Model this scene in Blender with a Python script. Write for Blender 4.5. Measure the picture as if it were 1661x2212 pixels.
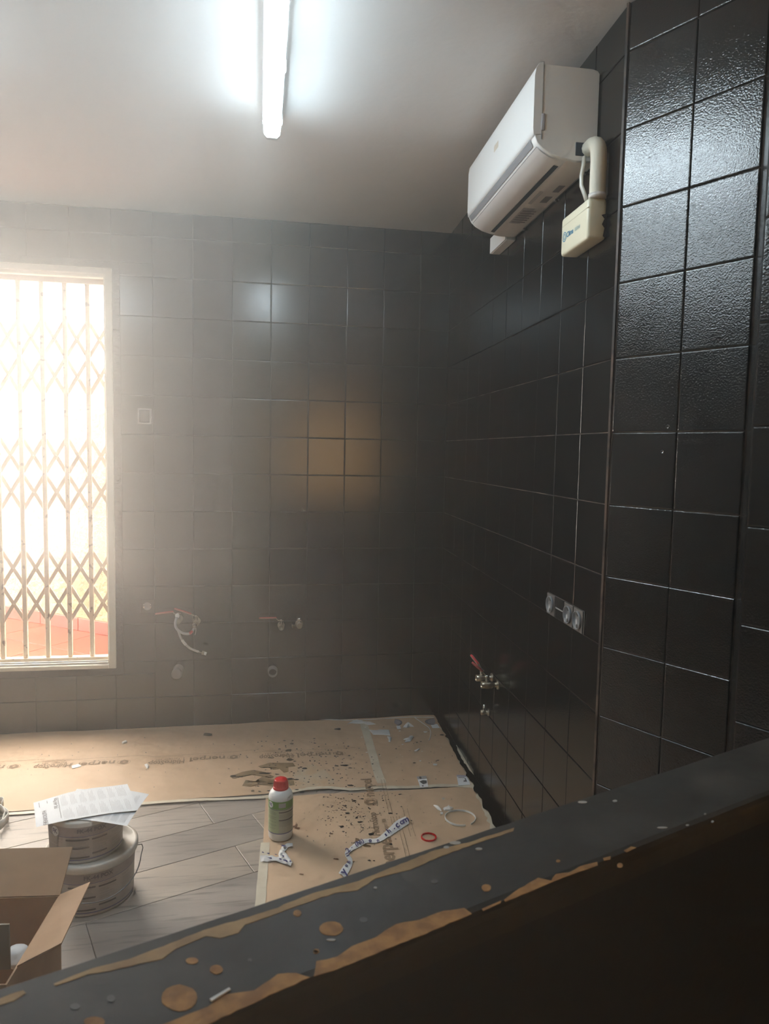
import bpy, bmesh, math, random
from mathutils import Vector, Matrix, noise
random.seed(7)
for o in list(bpy.data.objects): bpy.data.objects.remove(o)
S = bpy.context.scene
COL = S.collection

# ------------------------------------------------------------------ camera
FPX, W0, H0 = 1569.75, 1661.0, 2212.0
YAW, PITCH, ROLL = 0.171142, -0.083269, 0.019203
CAM = Vector((-1.02494, -3.95211, 1.505))
def cam_axes():
    cy, sy, cp, sp = math.cos(YAW), math.sin(YAW), math.cos(PITCH), math.sin(PITCH)
    f = Vector((sy*cp, cy*cp, sp)); r = Vector((cy, -sy, 0)); u = r.cross(f)
    return (r*math.cos(ROLL)+u*math.sin(ROLL), u*math.cos(ROLL)-r*math.sin(ROLL), f)
AR, AU, AF = cam_axes()
cd = bpy.data.cameras.new('camera'); cam = bpy.data.objects.new('camera', cd); COL.objects.link(cam)
cd.sensor_fit = 'VERTICAL'; cd.sensor_height = 24; cd.lens = 24*FPX/H0
cd.clip_start = 0.02
cam.matrix_world = Matrix(((AR.x, AU.x, -AF.x, CAM.x), (AR.y, AU.y, -AF.y, CAM.y), (AR.z, AU.z, -AF.z, CAM.z), (0, 0, 0, 1)))
cd.dof.use_dof = True; cd.dof.focus_distance = 3.2; cd.dof.aperture_fstop = 9.0
S.camera = cam

# ------------------------------------------------------------------ world, sun, exposure
w = bpy.data.worlds.new('sky'); S.world = w; w.use_nodes = True
bg = w.node_tree.nodes['Background']; bg.inputs[0].default_value = (1.0, 0.93, 0.83, 1); bg.inputs[1].default_value = 12.0
sd = bpy.data.lights.new('sun', 'SUN'); sd.energy = 2.5; sd.angle = math.radians(1.0); sd.color = (1, 0.9, 0.74)
so = bpy.data.objects.new('sun', sd); COL.objects.link(so)
so.rotation_euler = Vector((-0.16, 0.52, -0.84)).to_track_quat('-Z', 'Y').to_euler()
so.location = (0, 0, 8)
def portal(name, loc, size, towards):
    l = bpy.data.lights.new(name, 'AREA'); l.shape = 'RECTANGLE'; l.size, l.size_y = size
    l.cycles.is_portal = True
    o = bpy.data.objects.new(name, l); COL.objects.link(o); o.location = loc
    o.rotation_euler = Vector(towards).to_track_quat('-Z', 'Y').to_euler()
portal('window_portal', (-2.478, 0.165, 1.37), (1.36, 2.0), (0, -1, 0))
portal('rear_window_portal', (-0.13, -6.6, 1.46), (1.16, 1.30), (0, 1, 0))
vs = S.view_settings; vs.view_transform = 'Standard'; vs.look = 'None'; vs.gamma = 1; vs.exposure = 1.2; vs.use_curve_mapping = False
cy = S.cycles
cy.use_denoising = True; cy.max_bounces = 4; cy.diffuse_bounces = 3; cy.glossy_bounces = 2; cy.transmission_bounces = 4
cy.volume_bounces = 1; cy.use_light_tree = False; cy.use_adaptive_sampling = True; cy.adaptive_threshold = 0.1; cy.adaptive_min_samples = 16; cy.sample_clamp_indirect = 4; cy.caustics_reflective = False; cy.caustics_refractive = False; cy.blur_glossy = 0.5

# ------------------------------------------------------------------ photo pixel -> place
def ray(x, y): return AF + AR*((x-W0/2)/FPX) + AU*((H0/2-y)/FPX)
def hz(x, y, z=0.0):
    d = ray(x, y); return CAM + d*((z-CAM.z)/d.z)
def hy(x, y, Y=0.0):
    d = ray(x, y); return CAM + d*((Y-CAM.y)/d.y)
RA = -0.032172
RD = Vector((math.sin(RA), -math.cos(RA), 0)); RN = Vector((-math.cos(RA), -math.sin(RA), 0))
def R3(s, h, z): return RD*s + RN*h + Vector((0, 0, z))
def hr(x, y, h=0.0):
    d = ray(x, y); return CAM + d*((h-CAM.dot(RN))/d.dot(RN))

# ------------------------------------------------------------------ materials
MATS = {}
def mat(name, col, rough=0.5, metal=0.0, spec=0.5, var=None, bump=None, coat=0.0, alpha=None, emit=None, trans=0.0, rvar=None, streak=None):
    if name in MATS: return MATS[name]
    m = bpy.data.materials.new(name); m.use_nodes = True; nt = m.node_tree; b = nt.nodes['Principled BSDF']
    b.inputs['Base Color'].default_value = (*col, 1); b.inputs['Roughness'].default_value = rough
    b.inputs['Metallic'].default_value = metal; b.inputs['Specular IOR Level'].default_value = spec
    b.inputs['Coat Weight'].default_value = coat; b.inputs['Coat Roughness'].default_value = 0.12
    if trans: b.inputs['Transmission Weight'].default_value = trans
    if alpha is not None: b.inputs['Alpha'].default_value = alpha
    if emit: b.inputs['Emission Color'].default_value = (*emit[0], 1); b.inputs['Emission Strength'].default_value = emit[1]
    geo = nt.nodes.new('ShaderNodeNewGeometry')
    def noi(scale, det=3, stretch=None):
        n = nt.nodes.new('ShaderNodeTexNoise'); n.inputs['Scale'].default_value = scale; n.inputs['Detail'].default_value = det
        if stretch:
            mp = nt.nodes.new('ShaderNodeMapping'); mp.inputs['Rotation'].default_value = (0, 0, stretch[1]); mp.inputs['Scale'].default_value = stretch[0]
            nt.links.new(geo.outputs['Position'], mp.inputs['Vector']); nt.links.new(mp.outputs[0], n.inputs['Vector'])
        else: nt.links.new(geo.outputs['Position'], n.inputs['Vector'])
        return n
    if var:                       # (scale, colour2, lo, hi[, stretch])
        n = noi(var[0], 5, var[4] if len(var) > 4 else None); r = nt.nodes.new('ShaderNodeValToRGB')
        r.color_ramp.elements[0].position = var[2]; r.color_ramp.elements[1].position = var[3]
        r.color_ramp.elements[0].color = (*col, 1); r.color_ramp.elements[1].color = (*var[1], 1)
        nt.links.new(n.outputs['Fac'], r.inputs[0]); out = r.outputs[0]
        if streak:                # second layer: (scale, colour, lo, hi, stretch)
            n2 = noi(streak[0], 6, streak[4]); r2 = nt.nodes.new('ShaderNodeMapRange')
            r2.inputs['From Min'].default_value = streak[2]; r2.inputs['From Max'].default_value = streak[3]
            nt.links.new(n2.outputs['Fac'], r2.inputs['Value'])
            mx = nt.nodes.new('ShaderNodeMix'); mx.data_type = 'RGBA'; mx.inputs[7].default_value = (*streak[1], 1)
            nt.links.new(r2.outputs[0], mx.inputs[0]); nt.links.new(out, mx.inputs[6]); out = mx.outputs[2]
        nt.links.new(out, b.inputs['Base Color'])
    if rvar:                      # (scale, rough2)
        n = noi(rvar[0], 3); mr = nt.nodes.new('ShaderNodeMapRange'); mr.inputs['From Min'].default_value = .4; mr.inputs['From Max'].default_value = .62
        mr.inputs['To Min'].default_value = rough; mr.inputs['To Max'].default_value = rvar[1]
        nt.links.new(n.outputs['Fac'], mr.inputs['Value']); nt.links.new(mr.outputs[0], b.inputs['Roughness'])
    if bump:                      # (scale, distance[, scale2, distance2])
        prev = None
        for k in range(0, len(bump), 2):
            n = noi(bump[k], 2); bp = nt.nodes.new('ShaderNodeBump'); bp.inputs['Strength'].default_value = 1; bp.inputs['Distance'].default_value = bump[k+1]
            nt.links.new(n.outputs['Fac'], bp.inputs['Height'])
            if prev: nt.links.new(prev.outputs[0], bp.inputs['Normal'])
            prev = bp
        nt.links.new(prev.outputs[0], b.inputs['Normal']); nt.links.new(prev.outputs[0], b.inputs['Coat Normal'])
    MATS[name] = m
    return m

BLK = (0.0045, 0.0048, 0.005)
M_TILE = mat('black_tile_paint', BLK, 0.19, spec=0.7, bump=(220, 0.0002))
M_TILEP = mat('black_tile_wet_paint', BLK, 0.15, spec=0.7, rvar=(6, 0.22), bump=(240, 0.0007, 14, 0.0006), coat=1.0)
M_GROUT = mat('black_painted_grout', (0.012, 0.011, 0.010), 0.3, bump=(120, 0.0008))
M_GROUTR = mat('brown_bare_grout', (0.15, 0.11, 0.085), 0.6, var=(9, (0.015, 0.012, 0.011), 0.42, 0.6))
M_CEIL = mat('ceiling_paint', (0.80, 0.80, 0.79), 0.85, spec=0.2, var=(1.3, (0.76, 0.76, 0.75), 0.35, 0.65), bump=(14, 0.002, 90, 0.0004))
M_WALLP = mat('plain_pale_plaster', (0.62, 0.60, 0.56), 0.7)
M_CREAM = mat('cream_frame_paint', (0.78, 0.76, 0.66), 0.45, var=(6, (0.66, 0.64, 0.55), 0.4, 0.7))
M_ALU = mat('aluminium', (0.55, 0.55, 0.54), 0.35, metal=0.8)
M_GATE = mat('gate_cream_enamel', (0.62, 0.50, 0.38), 0.4, var=(3, (0.56, 0.44, 0.33), 0.35, 0.65))
M_RUST = mat('gate_chipped_enamel', (0.62, 0.50, 0.38), 0.45, var=(38, (0.16, 0.08, 0.05), 0.60, 0.66))
M_WHITE = mat('white_plastic', (0.80, 0.81, 0.80), 0.32)
M_WHITE2 = mat('white_plastic_warm', (0.74, 0.70, 0.65), 0.35)
M_IVORY = mat('ivory_plastic', (0.80, 0.76, 0.58), 0.35)
M_GREYP = mat('grey_display_strip', (0.27, 0.27, 0.28), 0.25)
M_DARKSLOT = mat('dark_louver_slot', (0.03, 0.045, 0.06), 0.5)
M_SEAM = mat('seam_shadow_grey', (0.22, 0.22, 0.22), 0.6)
M_PRINT = mat('grey_print', (0.20, 0.20, 0.20), 0.7)
M_HOSE = mat('ribbed_sleeve_ivory', (0.72, 0.68, 0.56), 0.6)
M_BLUE = mat('blue_print', (0.05, 0.25, 0.42), 0.6)
M_NAVY = mat('navy_print', (0.02, 0.02, 0.14), 0.6)
M_PAPER = mat('brown_masking_paper', (0.60, 0.425, 0.28), 0.6, var=(3.0, (0.51, 0.36, 0.23), 0.35, 0.68), bump=(5, 0.016, 14, 0.004, 40, 0.0004))
M_PINK = mat('paper_ink', (0.25, 0.165, 0.095), 0.7)
M_STAIN = mat('oily_paper_stain', (0.20, 0.14, 0.075), 0.5, var=(11, (0.27, 0.185, 0.10), 0.4, 0.6))
M_DUSTY = mat('dusty_paper_patch', (0.50, 0.41, 0.30), 0.7, var=(12, (0.52, 0.36, 0.21), 0.4, 0.62))
M_BLOT = mat('black_paint_blot', (0.012, 0.010, 0.009), 0.35)
M_BROWNBLOT = mat('brown_blot', (0.13, 0.055, 0.02), 0.5)
M_TAPE = mat('masking_tape', (0.66, 0.60, 0.48), 0.5, var=(14, (0.56, 0.50, 0.39), 0.4, 0.65))
M_TAPEW = mat('white_film', (0.74, 0.74, 0.73), 0.35, var=(20, (0.62, 0.63, 0.64), 0.45, 0.65))
M_SCRAP = mat('white_scrap', (0.75, 0.74, 0.72), 0.6)
PLROT = math.radians(21.5)
M_WOOD = [mat('wood_look_plank_%s' % nm, c, 0.42, var=(1.0, c2, 0.36, 0.64, ((2.2, 9, 1), -PLROT)), streak=(1.0, (0.15, 0.125, 0.105), 0.54, 0.74, ((5, 60, 1), -PLROT)), bump=(60, 0.0003))
          for nm, c, c2 in (('pale', (0.43, 0.375, 0.325), (0.34, 0.295, 0.255)), ('grey', (0.38, 0.335, 0.295), (0.29, 0.255, 0.225)), ('sand', (0.45, 0.385, 0.32), (0.345, 0.295, 0.25)))]
M_JOINT = mat('plank_joint', (0.14, 0.11, 0.09), 0.7)
M_LEDGE = mat('ledge_dark_paint', (0.040, 0.036, 0.030), 0.5, spec=0.3, var=(9, (0.075, 0.068, 0.058), 0.46, 0.72), bump=(30, 0.0012, 160, 0.0002), rvar=(8, 0.6))
M_BODY = mat('half_wall_dark_paint', (0.011, 0.0105, 0.0105), 0.6, bump=(60, 0.0006))
M_CHIP = mat('bare_chipboard', (0.46, 0.235, 0.075), 0.75, var=(60, (0.30, 0.14, 0.045), 0.4, 0.62), bump=(120, 0.0012))
M_CHIP2 = mat('bare_edge_filler', (0.45, 0.29, 0.13), 0.7, var=(25, (0.30, 0.18, 0.08), 0.4, 0.65), bump=(80, 0.0008))
M_BRASS = mat('chromed_brass', (0.42, 0.38, 0.30), 0.32, metal=0.9)
M_CHROME = mat('chrome', (0.75, 0.75, 0.74), 0.16, metal=1.0)
M_RED = mat('red_plastic', (0.62, 0.012, 0.014), 0.3)
M_REDL = mat('red_lever_coating', (0.55, 0.03, 0.04), 0.4)
M_STEEL = mat('braided_steel', (0.48, 0.47, 0.46), 0.4, metal=0.5, bump=(600, 0.0006))
M_PVC = mat('grey_pvc', (0.17, 0.16, 0.155), 0.5)
M_PVCD = mat('dark_pipe_inside', (0.02, 0.02, 0.02), 0.7)
M_GREEN = mat('label_green', (0.10, 0.28, 0.02), 0.4)
M_PGREEN = mat('label_pale_green', (0.40, 0.48, 0.28), 0.45)
M_GLABEL = mat('label_grey_green', (0.42, 0.42, 0.32), 0.45)
M_LBAR = mat('label_dark_bar', (0.07, 0.055, 0.05), 0.5)
M_LBLUE = mat('label_blue_line', (0.09, 0.09, 0.24), 0.5)
M_BUCKET = mat('bucket_plastic', (0.66, 0.62, 0.55), 0.42)
M_BLABEL = mat('bucket_label', (0.52, 0.47, 0.43), 0.5)
M_BBAND = mat('bucket_label_band', (0.36, 0.31, 0.31), 0.5)
M_SHEET = mat('white_sheet', (0.78, 0.80, 0.82), 0.6)
M_INK = mat('leaflet_ink', (0.58, 0.58, 0.60), 0.7)
M_CARD = mat('cardboard', (0.47, 0.29, 0.165), 0.75, var=(20, (0.43, 0.26, 0.145), 0.4, 0.6))
M_CARDG = mat('cardboard_outer', (0.30, 0.26, 0.20), 0.75)
M_CARDE = mat('cardboard_edge', (0.25, 0.16, 0.09), 0.8)
M_FOAM = mat('white_foam', (0.82, 0.84, 0.85), 0.6)
M_RAG = mat('white_tape_roll', (0.74, 0.71, 0.66), 0.55)
M_TERRA = mat('terracotta', (0.17, 0.022, 0.006), 0.5, var=(2.2, (0.13, 0.014, 0.004), 0.4, 0.6))
M_TERRAJ = mat('terracotta_joint', (0.30, 0.15, 0.09), 0.8)
M_STUCCO = mat('weathered_stucco', (0.25, 0.19, 0.10), 0.9, var=(1.7, (0.17, 0.11, 0.05), 0.48, 0.72), streak=(3.0, (0.08, 0.08, 0.025), 0.60, 0.80, ((1, 1, 1.6), 0)), bump=(25, 0.02, 120, 0.004))
M_WIRE = mat('bucket_wire', (0.16, 0.16, 0.17), 0.35, metal=0.7)
M_LAMP = mat('lamp_diffuser', (0.9, 0.9, 0.9), 0.4, emit=((0.77, 0.92, 1.0), 24.0))
M_TRAY = mat('lamp_tray', (0.62, 0.64, 0.66), 0.5)
M_CAP = mat('lamp_end_cap_clear', (0.42, 0.42, 0.39), 0.3)
M_SMEAR = mat('wet_black_paint', (0.006, 0.006, 0.006), 0.16, bump=(70, 0.002))
M_BROWNTRIM = mat('brown_corner_trim', (0.085, 0.055, 0.038), 0.5, var=(20, (0.02, 0.015, 0.012), 0.45, 0.6))

# ------------------------------------------------------------------ mesh helpers
class MB:
    def __init__(s): s.v = []; s.f = []; s.sm = []; s.mi = []
    def add(s, vs, fs, smooth=False, mi=0):
        o = len(s.v); s.v += [Vector(p) for p in vs]; s.f += [tuple(o+i for i in f) for f in fs]; s.sm += [smooth]*len(fs); s.mi += [mi]*len(fs); return s
    def hexa(s, p, mi=0):           # 8 points: bottom ring 0-3, top ring 4-7
        return s.add(p, [(3, 2, 1, 0), (4, 5, 6, 7), (0, 1, 5, 4), (1, 2, 6, 5), (2, 3, 7, 6), (3, 0, 4, 7)], mi=mi)
    def box(s, a, b, fn=None, mi=0):
        fn = fn or (lambda x, y, z: Vector((x, y, z)))
        (x0, y0, z0), (x1, y1, z1) = a, b
        return s.hexa([fn(*p) for p in ((x0, y0, z0), (x1, y0, z0), (x1, y1, z0), (x0, y1, z0), (x0, y0, z1), (x1, y0, z1), (x1, y1, z1), (x0, y1, z1))], mi)
    def rbox(s, a, b, r, fn=None, seg=3, smooth=True):
        fn = fn or (lambda x, y, z: Vector((x, y, z)))
        bm = bmesh.new(); bmesh.ops.create_cube(bm, size=1)
        for v in bm.verts: v.co = Vector([a[i]+(v.co[i]+.5)*(b[i]-a[i]) for i in range(3)])
        bmesh.ops.bevel(bm, geom=bm.edges[:], offset=r, segments=seg, affect='EDGES', profile=.5)
        bm.verts.index_update()
        s.add([fn(*v.co) for v in bm.verts], [[v.index for v in f.verts] for f in bm.faces], smooth); bm.free(); return s
    def tube(s, path, r, n=10, caps=True, flat=1.0):
        path = [Vector(p) for p in path]; N = len(path); rr = r if isinstance(r, (list, tuple)) else [r]*N
        rings = []; prev = None
        for i, p in enumerate(path):
            t = (path[min(i+1, N-1)]-path[max(i-1, 0)]).normalized()
            if prev is None:
                a = Vector((0, 0, 1)) if abs(t.z) < .9 else Vector((1, 0, 0)); x = t.cross(a).normalized()
            else: x = (prev - t*prev.dot(t)).normalized()
            prev = x; y = t.cross(x)
            rings.append([p + x*math.cos(2*math.pi*k/n)*rr[i] + y*math.sin(2*math.pi*k/n)*rr[i]*flat for k in range(n)])
        vs = [v for ring in rings for v in ring]
        fs = [(i*n+k, i*n+(k+1) % n, (i+1)*n+(k+1) % n, (i+1)*n+k) for i in range(N-1) for k in range(n)]
        s.add(vs, fs, True)
        if caps: s.add(rings[0], [tuple(reversed(range(n)))]); s.add(rings[-1], [tuple(range(n))])
        return s
    def lathe(s, prof, c, n=32, axis=None, smooth=True):
        c = Vector(c)
        if axis is None: ex, ey, ez = Vector((1, 0, 0)), Vector((0, 1, 0)), Vector((0, 0, 1))
        else:
            ez = Vector(axis).normalized(); ex = ez.cross(Vector((0, 0, 1)) if abs(ez.z) < .9 else Vector((1, 0, 0))).normalized(); ey = ez.cross(ex)
        vs = [c + ex*(r*math.cos(2*math.pi*k/n)) + ey*(r*math.sin(2*math.pi*k/n)) + ez*z for r, z in prof for k in range(n)]
        fs = [(i*n+k, i*n+(k+1) % n, (i+1)*n+(k+1) % n, (i+1)*n+k) for i in range(len(prof)-1) for k in range(n)]
        return s.add(vs, fs, smooth)
    def plate(s, pts, th, up=Vector((0, 0, 1))):     # polygon extruded along up
        pts = [Vector(p) for p in pts]; n = len(pts); top = [p+up*th for p in pts]
        return s.add(pts+top, [tuple(reversed(range(n))), tuple(range(n, 2*n))]+[(i, (i+1) % n, n+(i+1) % n, n+i) for i in range(n)])
    def grid(s, fn, nu, nv, smooth=True, th=None):
        vs = [Vector(fn(i/nu, j/nv)) for i in range(nu+1) for j in range(nv+1)]
        fs = [(i*(nv+1)+j, (i+1)*(nv+1)+j, (i+1)*(nv+1)+j+1, i*(nv+1)+j+1) for i in range(nu) for j in range(nv)]
        s.add(vs, fs, smooth)
        return s
ORG = {}
def build(mb, name, mats, parent=None, loc=None, auto=None):
    me = bpy.data.meshes.new(name)
    o = bpy.data.objects.new(name, me); COL.objects.link(o)
    org = ORG.get(parent.name, Vector()) if parent else Vector(loc or (0, 0, 0))
    me.from_pydata([tuple(v-org) for v in mb.v], [], mb.f)
    for m in (mats if isinstance(mats, (list, tuple)) else [mats]): me.materials.append(m)
    me.polygons.foreach_set('use_smooth', mb.sm); me.polygons.foreach_set('material_index', mb.mi)
    bm = bmesh.new(); bm.from_mesh(me); bmesh.ops.remove_doubles(bm, verts=bm.verts, dist=1e-6); bmesh.ops.recalc_face_normals(bm, faces=bm.faces); bm.to_mesh(me); bm.free()
    me.update()
    if parent: o.parent = parent; ORG[o.name] = org
    else: o.location = org; ORG[o.name] = org
    return o
def tag(o, label, cat, group=None):
    o['label'] = label; o['category'] = cat
    if group: o['group'] = group
    return o
def thing(name, label, cat, loc, group=None):
    o = bpy.data.objects.new(name, None); COL.objects.link(o); o.location = loc; o.empty_display_size = .05
    ORG[o.name] = Vector(loc); return tag(o, label, cat, group)
def struct(o, label=None):
    o['kind'] = 'structure'
    if label: o['label'] = label
    return o
def stuff(o): o['kind'] = 'stuff'; return o
def text_shape(body, size, align='CENTER', bold=0.0):
    cu = bpy.data.curves.new('t', 'FONT'); cu.body = body; cu.size = size; cu.align_x = align; cu.align_y = 'CENTER'; cu.resolution_u = 2; cu.offset = bold
    ob = bpy.data.objects.new('t', cu); COL.objects.link(ob)
    dg = bpy.context.evaluated_depsgraph_get(); dg.update()
    me = bpy.data.meshes.new_from_object(ob.evaluated_get(dg))
    vs = [v.co.copy() for v in me.vertices]; fs = [tuple(p.vertices) for p in me.polygons]
    bpy.data.objects.remove(ob); bpy.data.curves.remove(cu); bpy.data.meshes.remove(me)
    return vs, fs
def text(body, size, fn, mb=None, align='CENTER', bold=0.0, width=None):
    vs, fs = text_shape(body, size, align, bold); mb = mb or MB()
    if width:
        k = width/(max(v.x for v in vs)-min(v.x for v in vs)); vs = [v*k for v in vs]
    mb.add([fn(v.x, v.y) for v in vs], fs); return mb

# ================================================================== THE ROOM
CEIL = 2.695
ROW0 = 2.569; T = 0.2
WX0, WX1, WZ0, WZ1 = -3.20, -1.766, 0.335, 2.40           # window opening in the back wall
# floor slab and planks
fl = struct(build(MB().box((-4.1, -6.7, -0.12), (2.6, 0.14, -0.006)), 'floor', M_JOINT), 'wood-look plank floor, mostly covered with brown paper')
PD = Vector((math.cos(PLROT), math.sin(PLROT), 0)); PN = Vector((-math.sin(PLROT), math.cos(PLROT), 0))
def plank_mesh():
    mb = MB(); L, Wd, g, bv = 1.2, .199, .0012, .0015
    def rect(x0, y0, x1, y1, z): return [Vector((x0, y0, z)), Vector((x1, y0, z)), Vector((x1, y1, z)), Vector((x0, y1, z))]
    a = rect(g, g, L-g, Wd-g, -.006); b = rect(g, g, L-g, Wd-g, -bv*.6); c = rect(g+bv, g+bv, L-g-bv, Wd-g-bv, 0)
    mb.add(a+b+c, [(0, 1, 5, 4), (1, 2, 6, 5), (2, 3, 7, 6), (3, 0, 4, 7), (4, 5, 9, 8), (5, 6, 10, 9), (6, 7, 11, 10), (7, 4, 8, 11), (8, 9, 10, 11)])
    return mb
pl0 = []
for k in range(3):
    o = build(plank_mesh(), 'plank', M_WOOD[k]); pl0.append(o.data); bpy.data.objects.remove(o)
offs = {0: 0.0}
npl = 0
for r in range(-14, 12):
    nn = -0.956 + r*0.199                                   # lower edge of the plank row, measured along PN
    ph = {1: (PD.dot(Vector((-1.116, -1.257, 0)))), 3: PD.dot(Vector((-1.277, -.895, 0)))}.get(r+1, random.uniform(0, 1.2))
    if r == 0: ph = PD.dot(Vector((-1.037, -1.437, 0)))
    if r == 2: ph = PD.dot(Vector((-1.199, -1.073, 0)))
    for k in range(-5, 5):
        a = ph + k*1.2
        mid = PD*(a+.6) + PN*(nn+.1)
        if not (-2.9 < mid.x < .9 and -3.7 < mid.y < .25): continue
        ends = [PD*(a+t)+PN*(nn+q) for t in (0, 1.2) for q in (0, .199)]
        if max(e.y for e in ends) > .12 or max(e.x for e in ends) > 0.45: continue
        o = bpy.data.objects.new('plank', pl0[random.randrange(3)]); COL.objects.link(o); o.parent = fl
        o.matrix_basis = Matrix(((PD.x, PN.x, 0, (PD*a+PN*nn).x), (PD.y, PN.y, 0, (PD*a+PN*nn).y), (0, 0, 1, random.uniform(-.0006, 0)), (0, 0, 0, 1)))
        npl += 1
# ceiling
struct(build(MB().box((-4.1, -6.7, CEIL), (2.6, 0.16, CEIL+.16)), 'ceiling', M_CEIL), 'white painted ceiling')
# back wall with window opening
wb = MB()
wb.box((WX1, .0, -.12), (.3, .16, CEIL)); wb.box((-4.1, .0, -.12), (WX0, .16, CEIL))
wb.box((WX0, .0, -.12), (WX1, .16, WZ0)); wb.box((WX0, .0, WZ1), (WX1, .16, CEIL))
wall_back = struct(build(wb, 'wall_back', M_GROUT), 'back wall of glossy black-painted square tiles')
# right wall
def slab(name, p0, p1, nrm, th, z0, z1, m):
    p0, p1, nrm = Vector(p0), Vector(p1), Vector(nrm)
    mb = MB(); q = [p0, p1, p1-nrm*th, p0-nrm*th]
    mb.hexa([Vector((p.x, p.y, z0)) for p in q]+[Vector((p.x, p.y, z1)) for p in q])
    return struct(build(mb, name, m))
SB = 2.069                                                     # where the right wall bends
wall_right = slab('wall_right', R3(-.1, 0, 0), R3(SB, 0, 0), RN, .1, -.12, CEIL, M_GROUTR); wall_right['label'] = 'right wall of black-painted tiles under the air conditioner'
ANG = 0.47853
PA = R3(SB, 0, 0); AD = Vector((math.sin(ANG), -math.cos(ANG), 0)); AN = Vector((-math.cos(ANG), -math.sin(ANG), 0))
PB = PA + AD*.373
wall_angled = slab('wall_angled', PA-AD*.0, PB+AD*.05, AN, .1, -.12, CEIL, M_GROUTR); wall_angled['label'] = 'angled wall panel of glossy black tiles, two tiles wide'
Q = Vector((-.06, -2.64, 0))
QD = (Q-PB).normalized(); QN = Vector((QD.y, -QD.x, 0))
if QN.dot(CAM-Q) < 0: QN = -QN
wall_return = slab('wall_return', PB, Q, QN, .02, -.12, CEIL, M_TILE); wall_return['label'] = 'narrow black return beside the angled tiles'
wall_column = slab('wall_column', Q, Q+AD*4.45, AN, .1, -.12, CEIL, M_GROUT); wall_column['label'] = 'black tiled wall at the right edge'
struct(build(MB().box((-4.2, -6.7, -.12), (-4.0, .16, CEIL)), 'wall_left', mat('plain_dark_plaster', (0.03, 0.028, 0.026), 0.6)), 'plain wall on the left, out of view')
RX0, RX1, RZ0, RZ1 = -.72, .46, .80, 2.12
rw = MB(); rw.box((RX1, -6.7, -.12), (2.6, -6.5, CEIL)); rw.box((-4.1, -6.7, -.12), (RX0, -6.5, CEIL)); rw.box((RX0, -6.7, -.12), (RX1, -6.5, RZ0)); rw.box((RX0, -6.7, RZ1), (RX1, -6.5, CEIL))
struct(build(rw, 'wall_rear', M_WALLP), 'plain wall behind the viewer with a window')
f2 = MB()
for a, b in (((RX0, -6.62, RZ0), (RX0+.05, -6.56, RZ1)), ((RX1-.05, -6.62, RZ0), (RX1, -6.56, RZ1)), ((RX0+.05, -6.62, RZ0), (RX1-.05, -6.56, RZ0+.05)), ((RX0+.05, -6.62, RZ1-.05), (RX1-.05, -6.56, RZ1)), ((-.165, -6.62, RZ0+.05), (-.115, -6.56, RZ1-.05))): f2.box(a, b)
struct(build(f2, 'window_2', M_CREAM), 'window frame behind the viewer')

cm = bpy.data.materials.new('added_amber_curtain'); cm.use_nodes = True; nt = cm.node_tree; nt.nodes.clear()
co = nt.nodes.new('ShaderNodeOutputMaterial'); ct = nt.nodes.new('ShaderNodeBsdfTranslucent'); ct.inputs[0].default_value = (0.19, 0.115, 0.045, 1); nt.links.new(ct.outputs[0], co.inputs[0])
tag(build(MB().grid(lambda u, v: Vector((RX0-.04+(RX1-RX0+.08)*u, -6.47+.012*math.sin(u*60), RZ0-.06+(RZ1-RZ0+.12)*v)), 120, 2), 'added_curtain', cm, loc=(-.14, -6.47, RZ0-.06)), 'unseen amber cloth added to dim and warm the window behind the viewer', 'added_curtain')  # unseen cloth, added to dim and warm the light of the rear window

# tiles ------------------------------------------------------------
def tile_mb(wd, ht, g=.0016, bv=.0022, th=.006):
    mb = MB()
    def rect(i, z): return [Vector((i, i, z)), Vector((wd-i, i, z)), Vector((wd-i, ht-i, z)), Vector((i, ht-i, z))]
    mb.add(rect(g, -.001)+rect(g, th-bv*.55)+rect(g+bv*.5, th-bv*.15)+rect(g+bv*1.3, th), sum([[(4*l+i, 4*l+(i+1) % 4, 4*l+4+(i+1) % 4, 4*l+4+i) for i in range(4)] for l in range(3)], [])+[(12, 13, 14, 15)])
    return mb
TCACHE = {}
def tile(parent, org, ex, n, x0, z0, x1, z1, m, tilt=.0035, th=.006):
    wd, ht = x1-x0, z1-z0
    if wd < .012 or ht < .012: return
    key = (round(wd, 3), round(ht, 3), m.name)
    if key not in TCACHE:
        t = build(tile_mb(wd, ht, th=th), 'tile', m); TCACHE[key] = t.data; bpy.data.objects.remove(t)
    o = bpy.data.objects.new('tile', TCACHE[key]); COL.objects.link(o); o.parent = parent
    ez = Vector((0, 0, 1)); nn = (n + ex*random.gauss(0, tilt) + ez*random.gauss(0, tilt)).normalized()
    e1 = ex.copy(); e1 = (e1-nn*e1.dot(nn)).normalized(); e2 = nn.cross(e1)
    if e2.z < 0: e2 = -e2
    p = org + ex*x0 + ez*z0
    c = org + ex*(x0+x1)/2 + ez*(z0+z1)/2
    p = c - e1*wd/2 - e2*ht/2
    M = Matrix(((e1.x, e2.x, nn.x, p.x), (e1.y, e2.y, nn.y, p.y), (e1.z, e2.z, nn.z, p.z), (0, 0, 0, 1)))
    o.matrix_basis = M
rows = [(.002, ROW0-12*T)] + [(ROW0-T*(k+1), ROW0-T*k) for k in range(11, -1, -1)] + [(ROW0, CEIL-.002)]
FR = .035                                                      # plastered margin round the window
Y0 = Vector((0, 0, 0)); EX = Vector((1, 0, 0)); NB = Vector((0, -1, 0))
cols = [(-.169, -.006)] + [(.031-T*(k+1), .031-T*k) for k in range(1, 14)]
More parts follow.
